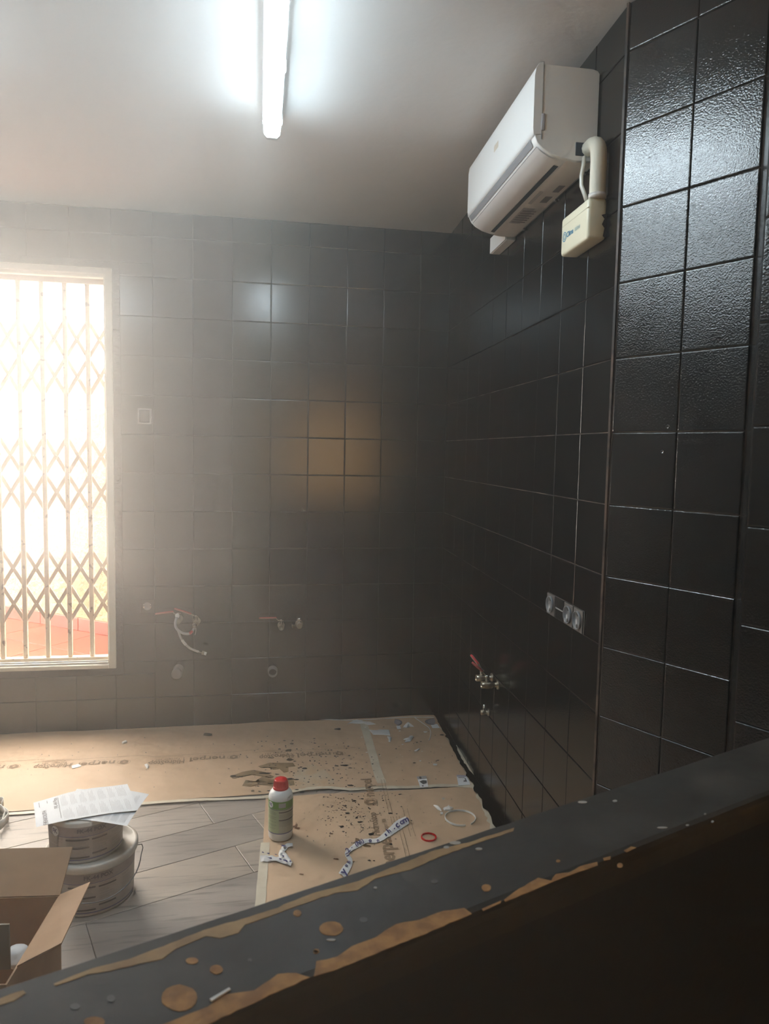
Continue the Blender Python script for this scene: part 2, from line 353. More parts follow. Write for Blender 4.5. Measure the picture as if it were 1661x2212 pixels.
for (x0, x1) in cols:
    for (z0, z1) in rows:
        wx1 = WX1+FR; wz0, wz1 = WZ0-FR, WZ1+FR
        if x0 >= wx1 or z1 <= wz0 or z0 >= wz1: tile(wall_back, Y0, EX, NB, x0, z0, x1, z1, M_TILE)
        else:
            if x1 > wx1: tile(wall_back, Y0, EX, NB, wx1, max(z0, wz0) if z0 < wz0 else z0, x1, min(z1, wz1), M_TILE)
            if z0 < wz0: tile(wall_back, Y0, EX, NB, x0, z0, x1, wz0, M_TILE)
            if z1 > wz1: tile(wall_back, Y0, EX, NB, x0, wz1, x1, z1, M_TILE)
rc = [(.006, .07)] + [(.07+T*i, min(.07+T*(i+1), SB-.004)) for i in range(10)]
for s0, s1 in rc:
    for z0, z1 in rows: tile(wall_right, Y0, RD, RN, s0, z0, s1, z1, M_TILE, tilt=.0025)
for s0, s1 in ((.004, .198), (.198, .371)):
    for z0, z1 in rows: tile(wall_angled, PA, AD, AN, s0, z0, s1, z1, M_TILEP, tilt=.003)
for i in range(4):
    for z0, z1 in rows: tile(wall_column, Q, AD, AN, .004+T*i, z0, T*(i+1), z1, M_TILEP, tilt=.003)
struct(build(MB().box((-.003, -.003, 0), (.004, .004, CEIL-.002), lambda a, b, c: PA+RN*.006+AD*a*1.0+AN*b+Vector((0, 0, c))), 'trim_1', M_BROWNTRIM), 'brown worn corner edge where the tiled wall bends')
# painted plaster margin round the window
mg = MB()
for a, b in (((WX1, -.007, WZ0-FR), (WX1+FR, .01, WZ1+FR)), ((WX0-FR, -.007, WZ1), (WX1, .01, WZ1+FR)), ((WX0-FR, -.007, WZ0-FR), (WX1, .01, WZ0))): mg.box(a, b)
struct(build(mg, 'trim_2', mat('black_margin_paint', BLK, 0.16, bump=(45, 0.003, 150, 0.0008))), 'glossy black painted plaster margin round the window')

# window frame ------------------------------------------------------
win = bpy.data.objects.new('window_1', None); COL.objects.link(win); win['kind'] = 'structure'; win['label'] = 'tall cream-framed window opening on the left'; win.location = (WX1, 0, WZ0); ORG['window_1'] = Vector((WX1, 0, WZ0))
fw = .036
for nm, a, b in (('frame_jamb', (WX1-fw, -.014, WZ0), (WX1, .05, WZ1)), ('frame_jamb', (WX0, -.014, WZ0), (WX0+fw, .05, WZ1)), ('frame_head', (WX0+fw, -.014, WZ1-.032), (WX1-fw, .05, WZ1)), ('frame_sill', (WX0+fw, -.014, WZ0), (WX1-fw, .05, WZ0+.022))):
    build(MB().rbox(a, b, .003, seg=1, smooth=False), nm, M_CREAM, win)
for nm, a, b in (('track', (WX0+fw, .0, WZ0+.022), (WX1-fw-.008, .010, WZ0+.032)), ('track', (WX0+fw, .022, WZ0+.022), (WX1-fw-.008, .030, WZ0+.036)), ('head_track', (WX0+fw, .005, WZ1-.046), (WX1-fw-.008, .045, WZ1-.032)), ('side_channel', (WX1-fw-.008, .004, WZ0+.022), (WX1-fw, .045, WZ1-.032))):
    build(MB().box(a, b), nm, M_ALU if nm == 'track' else M_CREAM, win)
build(MB().box((WX1-.09, -.004, WZ0+.022), (WX1-.047, .0, WZ0+.034)), 'latch', M_ALU, win)

# outside: terrace and garden wall ---------------------------------------
OA = Vector((-3.268, 2.817, 0)); OD = (Vector((-2.247, 2.069, 0))-OA).normalized(); ON = Vector((-OD.y, OD.x, 0))
if ON.y > 0: ON = -ON
ter = struct(build(MB().box((-7, .16, -.14), (1.5, 6.5, -.01)), 'terrace_floor', M_TERRAJ), 'terracotta tiled terrace outside the window')
t0 = build(tile_mb(.6, .45, g=.003, bv=.003, th=.009), 'tile', M_TERRA); tme = t0.data; bpy.data.objects.remove(t0)
for i in range(-7, 6):
    for j in range(0, 7):
        a = i*.6; b = .02 + j*.45
        p = OA + OD*a + ON*(b)
        ctr = OA + OD*(a+.3) + ON*(b+.22)
        if not (-4.6 < ctr.x < -1.2 and .55 < ctr.y < 4): continue
        o = bpy.data.objects.new('tile', tme); COL.objects.link(o); o.parent = ter
        e2 = ON
        o.matrix_basis = Matrix(((OD.x, e2.x, 0, p.x), (OD.y, e2.y, 0, p.y), (0, 0, 1, -.009), (0, 0, 0, 1))) if OD.cross(e2).z > 0 else Matrix(((e2.x, OD.x, 0, p.x), (e2.y, OD.y, 0, p.y), (0, 0, 1, -.009), (0, 0, 0, 1))) @ Matrix(((0, 1, 0, 0), (1, 0, 0, 0), (0, 0, 1, 0), (0, 0, 0, 1)))
gw = MB()
def gwf(a, b, c): return OA + OD*a + ON*b + Vector((0, 0, c))
NU, NZ = 120, 40
def gsurf(u, v):
    a = -2.6+5.2*u; z = v*2.05
    return gwf(a, .012*noise.noise(Vector((a*2.2, z*2.2, 3)))+.006*noise.noise(Vector((a*9, z*9, 1))), z)
gw.grid(gsurf, NU, NZ); gw.box((-2.6, -.2, -.1), (2.6, -.02, 2.05), gwf)
struct(build(gw, 'wall_garden', M_STUCCO), 'sunlit weathered yellow stucco garden wall outside')
sk = thing('terracotta_skirting', 'row of terracotta skirting tiles at the foot of the garden wall', 'skirting', OA)
for i in range(-3, 5):
    build(MB().rbox((.1+i*.45, .0, 0), (.1+i*.45+.445, .024, .105), .003, gwf, seg=1, smooth=False), 'skirting_tile', M_TERRA, sk)

# ================================================================== FIXED THINGS
# half wall with ledge in the foreground
LE = Vector((.929, .370, 0)).normalized(); LM_ = Vector((LE.y, -LE.x, 0)); LO = Vector((-1.2141, -3.4012, 0)); LZ = 1.10
def lf(a, b, c): return LO + LE*a + LM_*b + Vector((0, 0, c))
hw = thing('half_wall', 'dark painted half wall in the foreground with a chipped ledge', 'half wall', lf(0, .055, 0))
build(MB().box((-1.4, .006, 0), (1.37, .100, LZ-.03), lf), 'wall_body', M_BODY, hw)
mb = MB()
prof = [(.0, LZ-.03), (.0, LZ-.0015), (.0015, LZ), (.098, LZ), (.1035, LZ-.0015), (.1065, LZ-.005), (.108, LZ-.011), (.108, LZ-.03)]
NA = 120
vs = []
for i in range(NA+1):
    a = -1.4 + 2.77*i/NA
    for k, (b, c) in enumerate(prof):
        jb = .0012*noise.noise(Vector((a*60, 0, 1))) if k in (0, 1, 2) else .0
        vs.append(lf(a, b+jb, c))
m_ = len(prof)
mb.add(vs, [(i*m_+k, (i+1)*m_+k, (i+1)*m_+(k+1) % m_, i*m_+(k+1) % m_) for i in range(NA) for k in range(m_)]+[tuple(range(m_)), tuple(reversed([NA*m_+k for k in range(m_)]))])
ledge = build(mb, 'ledge_top', M_LEDGE, hw)
def C5(p): return (p[0]/2.0012, 1960+p[1]/2.0)
def C6(p): return (600+p[0]/1.5655, 1700+p[1]/1.5655)
def refine(pts, amp):
    out = []
    for i, p in enumerate(pts):
        q = pts[(i+1) % len(pts)]; p = Vector(p); q = Vector(q); L = (q-p).length; n = max(1, int(L/.006))
        nr = Vector((-(q-p).y, (q-p).x, 0)).normalized() if L > 0 else Vector()
        for k in range(n):
            x = p+(q-p)*(k/n); out.append(x + nr*(amp*noise.noise(x*150) if k else 0))
    return out
def chip(pxs, m=M_CHIP, name='paint_chip', lift=.0004, amp=.0012):
    pts = refine([hz(x, y, LZ) for x, y in pxs], amp)
    c = build(MB().plate([p for p in pts], lift), name, m, ledge)
    return c
far = [C5(p) for p in ((232, 332), (400, 265), (560, 225), (740, 155), (880, 100), (1050, 50), (1200, 4))] + [C6(p) for p in ((20, 398), (120, 360), (270, 320), (400, 268), (530, 215), (640, 190), (800, 138), (796, 150), (690, 185), (560, 232), (450, 280), (330, 310), (270, 350), (190, 360), (60, 405), (0, 428))] + [C5(p) for p in ((1060, 75), (1030, 112), (950, 135), (890, 125), (760, 180), (700, 225), (600, 245), (480, 275), (380, 290), (300, 320), (240, 340))]
chip(far, M_CHIP2)
chip([C5(p) for p in ((690, 512), (900, 430), (960, 380), (1100, 360), (1200, 290), (1280, 285), (1340, 304), (1200, 366), (1060, 432), (890, 512))])
chip([C6(p) for p in ((122, 642), (130, 590), (200, 575), (250, 540), (330, 510), (400, 465), (480, 450), (560, 420), (630, 410), (657, 430), (480, 505), (350, 556), (200, 618))])
chip([C6(p) for p in ((690, 413), (755, 385), (754, 393), (695, 420))])
chip([C6(p) for p in ((765, 383), (800, 355), (880, 308), (925, 318), (940, 295), (985, 290), (1020, 270), (1080, 254), (1082, 266), (980, 302), (880, 343), (770, 388))])
chip([C6(p) for p in ((1100, 241), (1125, 235), (1125, 246), (1103, 250))], amp=.0004)
chip([C6(p) for p in ((1170, 216), (1195, 202), (1213, 206), (1180, 222))], amp=.0004)
chip([C5(p) for p in ((0, 395), (50, 375), (100, 360), (112, 372), (60, 405), (0, 424), (-60, 445), (-60, 415))], M_CHIP2)
def dot(cx, cy, rx, ry, crop, m=M_CHIP):
    chip([crop((cx+rx*(1+.12*noise.noise(Vector((cx, k*.9, 2))))*math.cos(k*math.pi/8), cy+ry*(1+.12*noise.noise(Vector((cy, k*.9, 5))))*math.sin(k*math.pi/8))) for k in range(16)], m, amp=.0002)
for a in ((181, 480, 41, 24, C6), (66, 428, 14, 11, C6), (705, 342, 16, 12, C6), (775, 393, 78, 57, C5), (935, 270, 29, 20, C5), (830, 232, 27, 14, C5), (408, 496, 46, 22, C5), (1368, 190, 13, 9, C5), (128, 558, 8, 7, C6), (948, 251, 7, 5, C6), (1157, 266, 10, 8, C6)): dot(*a)
for a in ((480, 395, 18, 16, C5), (530, 320, 12, 7, C6), (290, 450, 14, 9, C6), (1080, 228, 9, 7, C5), (325, 430, 22, 14, C5)): dot(*a, mat('ledge_pit_grey', (0.10, 0.095, 0.085), 0.6))
tag(build(MB().plate([hz(*C5(p), LZ) + Vector((0, 0, .0006)) for p in ((905, 405), (990, 355), (997, 362), (916, 413))], .0012), 'paper_sliver', M_SCRAP, loc=hz(474, 2152, LZ)), 'tiny white sliver lying on the chipped ledge', 'scrap')
flecks = MB()
for (x, y, rx, ry) in ((1140, 48, 8, 4), (1030, 52, 16, 4), (600, 190, 20, 6), (570, 205, 10, 5), (560, 40, 6, 3), (1445, 92, 4, 3), (1470, 118, 5, 4), (1300, 138, 18, 3), (1385, 130, 6, 3), (330, 342, 6, 4), (180, 518, 16, 4), (680, 210, 12, 4)):
    flecks.plate([hz(*C6((x+rx*math.cos(k*.785), y+ry*math.sin(k*.785))), LZ) for k in range(8)], .0005)
stuff(build(flecks, 'paint_fleck', mat('pale_fleck', (0.42, 0.40, 0.36), 0.6), ledge))

# ceiling lights
def ceiling_light(x, y0, y1, label):
    t = thing('ceiling_light', label, 'ceiling light', (x, (y0+y1)/2, CEIL), 'fluorescent battens on the ceiling')
    build(MB().box((x-.0285, y0+.02, CEIL-.066), (x+.0285, y1-.02, CEIL-.052)), 'diffuser_rim', M_TRAY, t)
    tr = MB(); tr.box((x-.033, y0+.004, CEIL-.052), (x+.033, y1-.004, CEIL)); build(tr, 'tray', M_TRAY, t)
    pr = [(-.0295, -.066), (-.0265, -.078), (-.017, -.088), (.017, -.088), (.0265, -.078), (.0295, -.066)]
    d = MB(); vs = [Vector((x+a, yy, CEIL+c)) for yy in (y0+.03, y1-.03) for a, c in pr]; n = len(pr)
    d.add(vs, [(i, (i+1) % n, n+(i+1) % n, n+i) for i in range(n)], True); d.add(vs[:n], [tuple(range(n))]); d.add(vs[n:], [tuple(reversed(range(n)))])
    build(d, 'diffuser', M_LAMP, t)
    for yy, sg in ((y0, -1), (y1, 1)):
        c = MB(); ring = []
        for q, f in ((-.018, 1.04), (.0, 1.02), (.016, .86), (.026, .55)): ring.append([Vector((x+a*f, yy+sg*q, CEIL+(c_+.05)*f-.05)) for a, c_ in pr])
        vs = sum(ring, []); c.add(vs, [(l*n+i, l*n+(i+1) % n, (l+1)*n+(i+1) % n, (l+1)*n+i) for l in range(3) for i in range(n)]+[tuple(range(3*n, 4*n))], True)
        build(c, 'end_cap', M_CAP, t)
    for k in range(4):
        yy = y0 + (y1-y0)*(.06+.29*k)
        for sg in (-1, 1): build(MB().rbox((x+sg*.0325-.002, yy-.011, CEIL-.068), (x+sg*.0325+.003, yy+.011, CEIL-.04), .0012, seg=1), 'clip', M_WHITE, t)
ceiling_light(-.987, -2.46, -1.22, 'lit white fluorescent batten on the ceiling above the tiled wall')
ceiling_light(-2.12, -2.66, -1.42, 'second lit fluorescent batten on the ceiling, left of the view')

# air conditioner on the right wall
S0, S1 = 1.165, 1.91
ac = thing('air_conditioner', 'white wall-mounted split air conditioner high on the right wall', 'air conditioner', R3((S0+S1)/2, 0.007, 2.345))
pr = [(.008, 2.348), (.075, 2.346), (.115, 2.352), (.145, 2.360), (.172, 2.374), (.188, 2.388), (.196, 2.404), (.199, 2.43), (.199, 2.57), (.196, 2.59), (.187, 2.602), (.172, 2.607), (.03, 2.606), (.014, 2.602), (.008, 2.594)]
def loft(prof, s0, s1, rnd=.004):
    mb = MB(); n = len(prof)
    ch = sum(p[0] for p in prof)/n, sum(p[1] for p in prof)/n
    rings = []
    for s, f in ((s0, 1-rnd*6), (s0+rnd, 1-rnd*1.5), (s0+rnd*2.5, 1), (s1-rnd*2.5, 1), (s1-rnd, 1-rnd*1.5), (s1, 1-rnd*6)):
        rings.append([R3(s, ch[0]+(h-ch[0])*f, ch[1]+(z-ch[1])*f) for h, z in prof])
    vs = sum(rings, []); mb.add(vs, [(l*n+i, l*n+(i+1) % n, (l+1)*n+(i+1) % n, (l+1)*n+i) for l in range(5) for i in range(n)], True)
    mb.add(rings[0], [tuple(range(n))]); mb.add(rings[-1], [tuple(reversed(range(n)))])
    return mb
body = build(loft(pr, S0, S1), 'body', M_WHITE, ac)
# front cover panel, slightly proud, ends in a seam on the near side
cov = [(.181, 2.404), (.201, 2.404), (.2025, 2.43), (.2025, 2.572), (.199, 2.593), (.189, 2.6065), (.178, 2.610), (.178, 2.604), (.188, 2.598)]
build(loft([(.178, 2.412), (.2000, 2.409), (.2025, 2.43), (.2025, 2.572), (.199, 2.593), (.189, 2.6075), (.178, 2.6105)], S0-.0015, S1+.0015, .0025), 'front_cover', M_WHITE, ac)
sm = MB(); sm.box((S1+.0005, .1765, 2.40), (S1+.0022, .1782, 2.6098), R3); build(sm, 'cover_seam', M_SEAM, ac)
cl = MB(); cl.rbox((S1-.004, .168, 2.424), (S1+.0035, .179, 2.470), .0015, R3, seg=1); build(cl, 'cover_clip', mat('clip_grey', (0.38, 0.37, 0.40), 0.4), ac)
cl2 = MB()
# lower front trim carrying the display strip, flap, slot
def arc(h0, z0, h1, z1, s0, s1, out, m, name, parent=None, n=6):
    # a strip following the body profile between two (h, z) points, pushed out
    pts = [p for p in pr]
    def along(t):
        # sample profile between parameters
        i = int(t); f = t-i; a = pts[i]; b = pts[min(i+1, len(pts)-1)]
        return (a[0]+(b[0]-a[0])*f, a[1]+(b[1]-a[1])*f)
    mb = MB(); rows_ = []
    for k in range(n+1):
        t = h0 + (h1-h0)*k/n; a = along(t); b = along(min(t+.01, len(pts)-1.001)); c = along(max(t-.01, 0))
        tv = Vector((b[0]-c[0], b[1]-c[1])); nv = Vector((tv.y, -tv.x)).normalized()
        rows_.append((a[0]+nv.x*out, a[1]+nv.y*out))
    vs = [R3(s, h, z) for h, z in rows_ for s in (s0, s1)]
    mb.add(vs, [(2*k, 2*k+1, 2*k+3, 2*k+2) for k in range(n)], True)
    return build(mb, name, m, parent or ac)
arc(5.15, 0, 6.25, 0, S0+.018, S1-.030, .0018, M_GREYP, 'display_strip')
arc(4.72, 0, 4.80, 0, S0+.018, S1-.012, .0016, M_SEAM, 'flap_seam')
arc(2.15, 0, 4.70, 0, S0+.020, S1-.014, .0022, mat('flap_plastic', (0.76, 0.74, 0.72), 0.3), 'air_flap')
arc(1.72, 0, 2.10, 0, S0+.035, S1-.05, .0016, M_DARKSLOT, 'air_slot')
arc(1.62, 0, 1.70, 0, S0+.035, S1-.05, .003, M_WHITE2, 'slot_rim')
arc(.10, 0, 1.55, 0, S0+.004, S1-.004, .0012, M_WHITE2, 'underside_panel')
stk = MB()
for (a, b, c, d) in ((.22, .36, .62, 1.30), (.50, .60, .95, 1.35), (.62, .70, .30, .62), (.62, .70, .78, 1.0)):
    pass
lab = arc(.60, 0, 1.35, 0, S0+.17, S0+.34, .0022, mat('rating_label', (0.40, 0.39, 0.38), 0.5), 'rating_label', n=3)
arc(1.05, 0, 1.35, 0, S0+.38, S0+.50, .0022, mat('rating_label', (0.40, 0.39, 0.38), 0.5), 'warning_label', n=2)
arc(.35, 0, .72, 0, S0+.40, S0+.46, .0022, M_PRINT, 'warning_label', n=2)
arc(.30, 0, .62, 0, S0+.50, S0+.56, .0022, M_PRINT, 'warning_label', n=2)
prn = MB()
for k in range(6):
    s_ = S0+.185+.024*k; prn.add([R3(s_, .035, 2.3435), R3(s_+.012, .035, 2.3435), R3(s_+.012, .085, 2.3435), R3(s_, .085, 2.3435)], [(0, 1, 2, 3)])
build(prn, 'label_print', M_PRINT, lab)
for s_ in (S0+.10, S0+.42, S0+.66): build(MB().box((s_, .008, 2.342), (s_+.014, .014, 2.350), R3), 'catch', M_SEAM, ac)
# knock-out hole in the near side
hole = MB(); hole.rbox((S1-.004, .0085, 2.362), (S1+.0012, .074, 2.400), .0018, R3, seg=2); build(hole, 'pipe_knockout', M_DARKSLOT, ac)
arc(7.6, 0, 7.75, 0, S0+.35, S0+.40, .0045, mat('badge_beige', (0.62, 0.55, 0.45), 0.4), 'badge', n=2)
# sleeve pipe
sl = thing('pipe_sleeve', 'ribbed ivory pipe sleeve bending down out of the air conditioner', 'pipe', R3(1.985, .03, 2.225))
path = []
for k in range(13):
    t = k/12*math.pi/2
    path.append(R3(1.925+.055*math.sin(t), .034, 2.345+.038*math.cos(t)-.0))
path = [R3(1.895, .034, 2.3825)] + path + [R3(1.981, .033, 2.345-.115*k/8) for k in range(1, 9)]
rib = []; fine = []
for i in range(len(path)-1):
    for q in range(4): fine.append(path[i]+(path[i+1]-path[i])*q/4)
fine.append(path[-1])
mb = MB(); n = 26; rr = .0225
# lengthwise ribs: star-shaped section
prev = None; rings = []
for i, p in enumerate(fine):
    t = (fine[min(i+1, len(fine)-1)]-fine[max(i-1, 0)]).normalized(); x = RN - t*RN.dot(t); x.normalize(); y = t.cross(x)
    rings.append([p + (x*math.cos(2*math.pi*k/n)+y*math.sin(2*math.pi*k/n))*(rr-(.0012 if k % 2 else 0)) for k in range(n)])
mb.add(sum(rings, []), [(i*n+k, i*n+(k+1) % n, (i+1)*n+(k+1) % n, (i+1)*n+k) for i in range(len(fine)-1) for k in range(n)], True)
build(mb, 'sleeve', M_HOSE, sl)
mb = MB(); mb.lathe([(.0, 0), (.0245, 0), (.0245, .012), (.0, .012)], R3(1.981, .033, 2.2215), 20); build(mb, 'collar', M_WHITE2, sl)
dt = tag(build(MB().tube([R3(1.93, .055, 2.352), R3(1.935, .058, 2.33), R3(1.932, .062, 2.30), R3(1.935, .062, 2.27), R3(1.945, .056, 2.245), R3(1.95, .05, 2.222)], .0075, 10, flat=.7), 'drain_tube', mat('clear_tube', (0.55, 0.54, 0.48), 0.2), loc=R3(1.95, .05, 2.222)), 'thin translucent drain tube beside the ivory pipe sleeve', 'tube')
# pump box
pm = thing('condensate_pump', 'ivory plastic pump box with blue logo below the pipe sleeve', 'pump', R3(1.9, .006, 2.11))
build(MB().rbox((1.79, .006, 2.108), (1.99, .062, 2.222), .010, R3, seg=3), 'housing', M_IVORY, pm)
ln = MB(); ln.box((1.80, .0595, 2.194), (1.992, .0626, 2.195), R3); build(ln, 'lid_seam', mat('ivory_seam', (0.60, 0.57, 0.43), 0.5), pm)
def pmf(x, y): return R3(1.822+.0+x, .0628, 2.160+y)
lg = MB(); text('Clima', .022, lambda x, y: pmf(.016+x, y), lg, 'LEFT', .0004); build(lg, 'logo_text', M_BLUE, pm)
lg = MB(); text('time', .022, lambda x, y: pmf(.078+x, y), lg, 'LEFT'); build(lg, 'logo_text', mat('pale_blue_print', (0.35, 0.5, 0.52), 0.6), pm)
lg = MB()
for r0, r1 in ((.012, .0145), (.006, .008)):
    n = 24; lg.add([pmf(r*math.cos(2*math.pi*k/n), r*math.sin(2*math.pi*k/n)) for r in (r0, r1) for k in range(n)], [(k, (k+1) % n, n+(k+1) % n, n+k) for k in range(n)])
build(lg, 'logo_emblem', M_BLUE, pm)
sm = MB(); sm.plate([R3(1.9905, h, z) for h, z in ((.006, 2.112), (.016, 2.118), (.012, 2.14), (.02, 2.15), (.013, 2.165), (.022, 2.175), (.006, 2.18))], .0008, RD); build(sm, 'paint_smudge', M_BLOT, pm)
# cable duct beyond the far end
du = thing('cable_duct', 'short white cable duct at the far end of the air conditioner', 'cable duct', R3(1.06, .007, 2.335))
build(MB().rbox((.955, .007, 2.334), (1.166, .046, 2.400), .002, R3, seg=1, smooth=False), 'duct', M_WHITE, du); build(MB().box((.953, .0461, 2.336), (1.166, .050, 2.398), R3), 'lid', M_WHITE, du)

# scissor gate outside the window
YG = .10
gt = thing('scissor_gate', 'cream folding scissor security gate across the window', 'gate', (WX1, YG, WZ0+.002))
build(MB().box((WX0+.002, YG-.018, 2.335), (WX1-.002, YG+.022, WZ1-.002)), 'top_rail', M_GATE, gt)
build(MB().box((WX0+.002, YG-.02, WZ0+.002), (WX1-.002, YG+.024, .374)), 'bottom_rail', M_RUST, gt)
gx = [-1.908-.1117*i for i in range(12)]
LV = [(2.150, 1.957, 1.764), (1.545, 1.352, 1.160), (.951, .760, .568)]
for i, x in enumerate(gx):
    if x < WX0+.02: continue
    up = MB(); up.rbox((x-.0115, YG-.010, .374), (x+.0115, YG-.002, 2.335), .002, seg=1); up.rbox((x-.0105, YG+.008, .374), (x+.0095, YG+.014, 2.335), .002, seg=1)
    build(up, 'upright', M_RUST, gt)
def bar(x0, z0, x1, z1, yy):
    a = Vector((x0, yy, z0)); b = Vector((x1, yy, z1)); t = (b-a).normalized(); nr = Vector((-t.z, 0, t.x))*.0092
    a -= t*.006; b += t*.006; d = Vector((0, .0025, 0))
    build(MB().hexa([a-nr-d, b-nr-d, b+nr-d, a+nr-d, a-nr+d, b-nr+d, b+nr+d, a+nr+d]), 'lattice_bar', M_GATE, gt)
edges = [-1.796] + [x for x in gx if x > WX0+.02]
rv = []
for i in range(len(edges)-1):
    xr, xl = edges[i], edges[i+1]
    for L in LV:
        for k in range(2):
            bar(xl, L[k], xr, L[k+1], YG+.0055); bar(xl, L[k+1], xr, L[k], YG+.0005)
            rv.append(((xl+xr)/2, (L[k]+L[k+1])/2))
for x, z in rv:
    if x > -2.4: build(MB().lathe([(.0, -.0035), (.004, -.003), (.0045, -.0005), (.0045, .001)], (x, YG-.002, z), 8, axis=(0, 1, 0)), 'rivet', M_RUST, gt)

# back wall fittings
YB = -.006
sw = thing('light_switch', 'square light switch with painted rocker right of the window', 'switch', (-1.612, YB, 1.662))
build(MB().rbox((-1.646, -.016, 1.622), (-1.578, YB, 1.702), .003, seg=2), 'frame', mat('switch_frame', (0.42, 0.41, 0.39), 0.3), sw)
build(MB().rbox((-1.638, -.020, 1.630), (-1.586, -.012, 1.694), .003, seg=2), 'rocker', mat('switch_rocker', (0.03, 0.03, 0.035), 0.4), sw)
so_ = thing('wall_socket', 'uncovered wall socket with two metal contacts right of the window', 'socket', (-1.606, YB, .664))
build(MB().rbox((-1.642, -.010, .630), (-1.570, YB, .700), .002, seg=1), 'plate', M_GROUT, so_)
build(MB().lathe([(.021, 0), (.021, .006), (.017, .006), (.016, .001), (0, .001)], (-1.606, -.010, .665), 20, axis=(0, -1, 0)), 'insert', mat('socket_insert_grey', (0.24, 0.24, 0.25), 0.4), so_)
for sg in (-1, 1): build(MB().rbox((-1.606+sg*.017-.004, -.018, .656), (-1.606+sg*.017+.004, -.012, .678), .001, seg=1), 'contact', M_CHROME, so_)

def ball_valve(label, base, out, lever_dir, up=Vector((0, 0, 1)), sc=1.0, bend=.015, lv=.085):
    out = Vector(out).normalized(); base = Vector(base); lever_dir = Vector(lever_dir).normalized()
    t = thing('ball_valve', label, 'valve', base, 'plumbing valves on the tiled walls')
    build(MB().lathe([(.0, 0), (.020*sc, 0), (.020*sc, .004), (.0105*sc, .005), (.0105*sc, .025*sc), (.0145*sc, .026*sc), (.0145*sc, .036*sc), (.016*sc, .042*sc), (.016*sc, .052*sc), (.0145*sc, .058*sc), (.0145*sc, .070*sc), (.0125*sc, .071*sc), (.0115*sc, .066*sc), (.0, .06*sc)], base, 12, axis=out), 'valve_body', M_BRASS, t)
    c = base + out*.047*sc
    build(MB().lathe([(.008*sc, 0), (.008*sc, .022*sc), (.010*sc, .022*sc), (.010*sc, .030*sc), (.0, .031*sc)], c + up*.012*sc, 8, axis=up), 'stem', M_CHROME, t)
    p0 = c + up*.036*sc; p1 = p0 + lever_dir*.018*sc; p2 = p1 + lever_dir*.012*sc + up*bend*sc; p3 = p2 + lever_dir*lv*sc
    sd_ = lever_dir.cross(up).normalized()
    mb = MB(); wv = .0075*sc
    path = [p0-lever_dir*.010*sc, p1, p2, (p2+p3)/2, p3]
    vs = []
    for p in path: vs += [p-sd_*wv-up*.0015, p+sd_*wv-up*.0015, p+sd_*wv+up*.0015, p-sd_*wv+up*.0015]
    mb.add(vs, [(4*i+k, 4*i+(k+1) % 4, 4*i+4+(k+1) % 4, 4*i+4+k) for i in range(4) for k in range(4)]+[(3, 2, 1, 0), (16, 17, 18, 19)])
    lev = build(mb, 'lever', M_BRASS, t)
    g = MB(); g.tube([p2-lever_dir*.004, (p2+p3)/2, p3+lever_dir*.003], [.0062*sc, .007*sc, .0055*sc], 8, flat=.75); build(g, 'lever_grip', M_REDL, lev)
    return t
ball_valve('ball valve with red lever pointing left behind the loose hose', (-1.443, YB, .595), (0, -1, 0), (-1, 0, -.12))
ball_valve('ball valve with thin red lever above the hose end fitting', (-1.352, YB, .580), (0, -1, 0), (-1, 0, .35), bend=.004)
ball_valve('ball valve with red lever left of the chrome stopcock', (-.905, YB, .548), (0, -1, 0), (-1, 0, .0))
ck = thing('stopcock', 'small chrome stopcock right of the red-levered valve on back wall', 'valve', (-.807, YB, .553), 'plumbing valves on the tiled walls')
build(MB().lathe([(0, 0), (.022, 0), (.022, .004), (.011, .006), (.011, .03), (.0165, .031), (.0165, .052), (.012, .053), (.006, .048), (0, .048)], (-.807, YB, .553), 12, axis=(0, -1, 0)), 'valve_body', M_BRASS, ck)
build(MB().lathe([(.010, 0), (.010, .016), (.016, .018), (.016, .030), (.010, .034), (0, .034)], (-.807, YB-.035, .562), 6, axis=(0, 0, 1)), 'knob', M_CHROME, ck)
build(MB().lathe([(.007, 0), (.007, .022), (.009, .022), (.009, .030), (0, .030)], (-.818, YB-.035, .553), 8, axis=(-1, 0, -.15)), 'outlet', M_BRASS, ck)
# loose hose
def pxpath(pts, Y): return [hy(x, y, yy) for (x, y), yy in zip(pts, Y)]
def smooth(pts, n=6):
    out = []
    for i in range(len(pts)-1):
        p0 = pts[max(i-1, 0)]; p1 = pts[i]; p2 = pts[i+1]; p3 = pts[min(i+2, len(pts)-1)]
        for k in range(n):
            t = k/n; out.append(.5*((2*p1)+(p2-p0)*t+(2*p0-5*p1+4*p2-p3)*t*t+(3*p1-p0-3*p2+p3)*t**3))
    return out+[pts[-1]]
hs = thing('flexible_hose', 'grey flexible water hose looping between two valves on back wall', 'hose', (-1.41, -.1, .56))
p = smooth(pxpath([(383, 1331), (379, 1343), (380, 1355), (388, 1364), (400, 1369), (412, 1367), (420, 1356)], [-.10, -.12, -.13, -.135, -.13, -.12, -.10])); build(MB().tube(p, .0068, 10), 'hose_body', mat('grey_hose', (0.36, 0.36, 0.38), 0.45), hs)
q = hy(383, 1330, -.10); build(MB().lathe([(0, -.010), (.010, -.009), (.012, 0), (.009, .008), (0, .010)], q, 12, axis=(0, -.5, 1)), 'end_nut', M_WHITE, hs)
build(MB().tube([p[-9], p[-7], p[-5]], .0075, 10), 'red_sleeve', M_REDL, hs)
q = hy(420, 1351, -.10); build(MB().lathe([(0, -.014), (.012, -.014), (.013, 0), (.012, .012), (.006, .012), (0, .010)], q, 8, axis=(0, -1, .2)), 'end_nut', M_CHROME, hs)
build(MB().tube(smooth(pxpath([(423, 1356), (423, 1364), (421, 1372)], [-.11]*3), 3), .0012, 6), 'tag_string', M_SCRAP, hs)
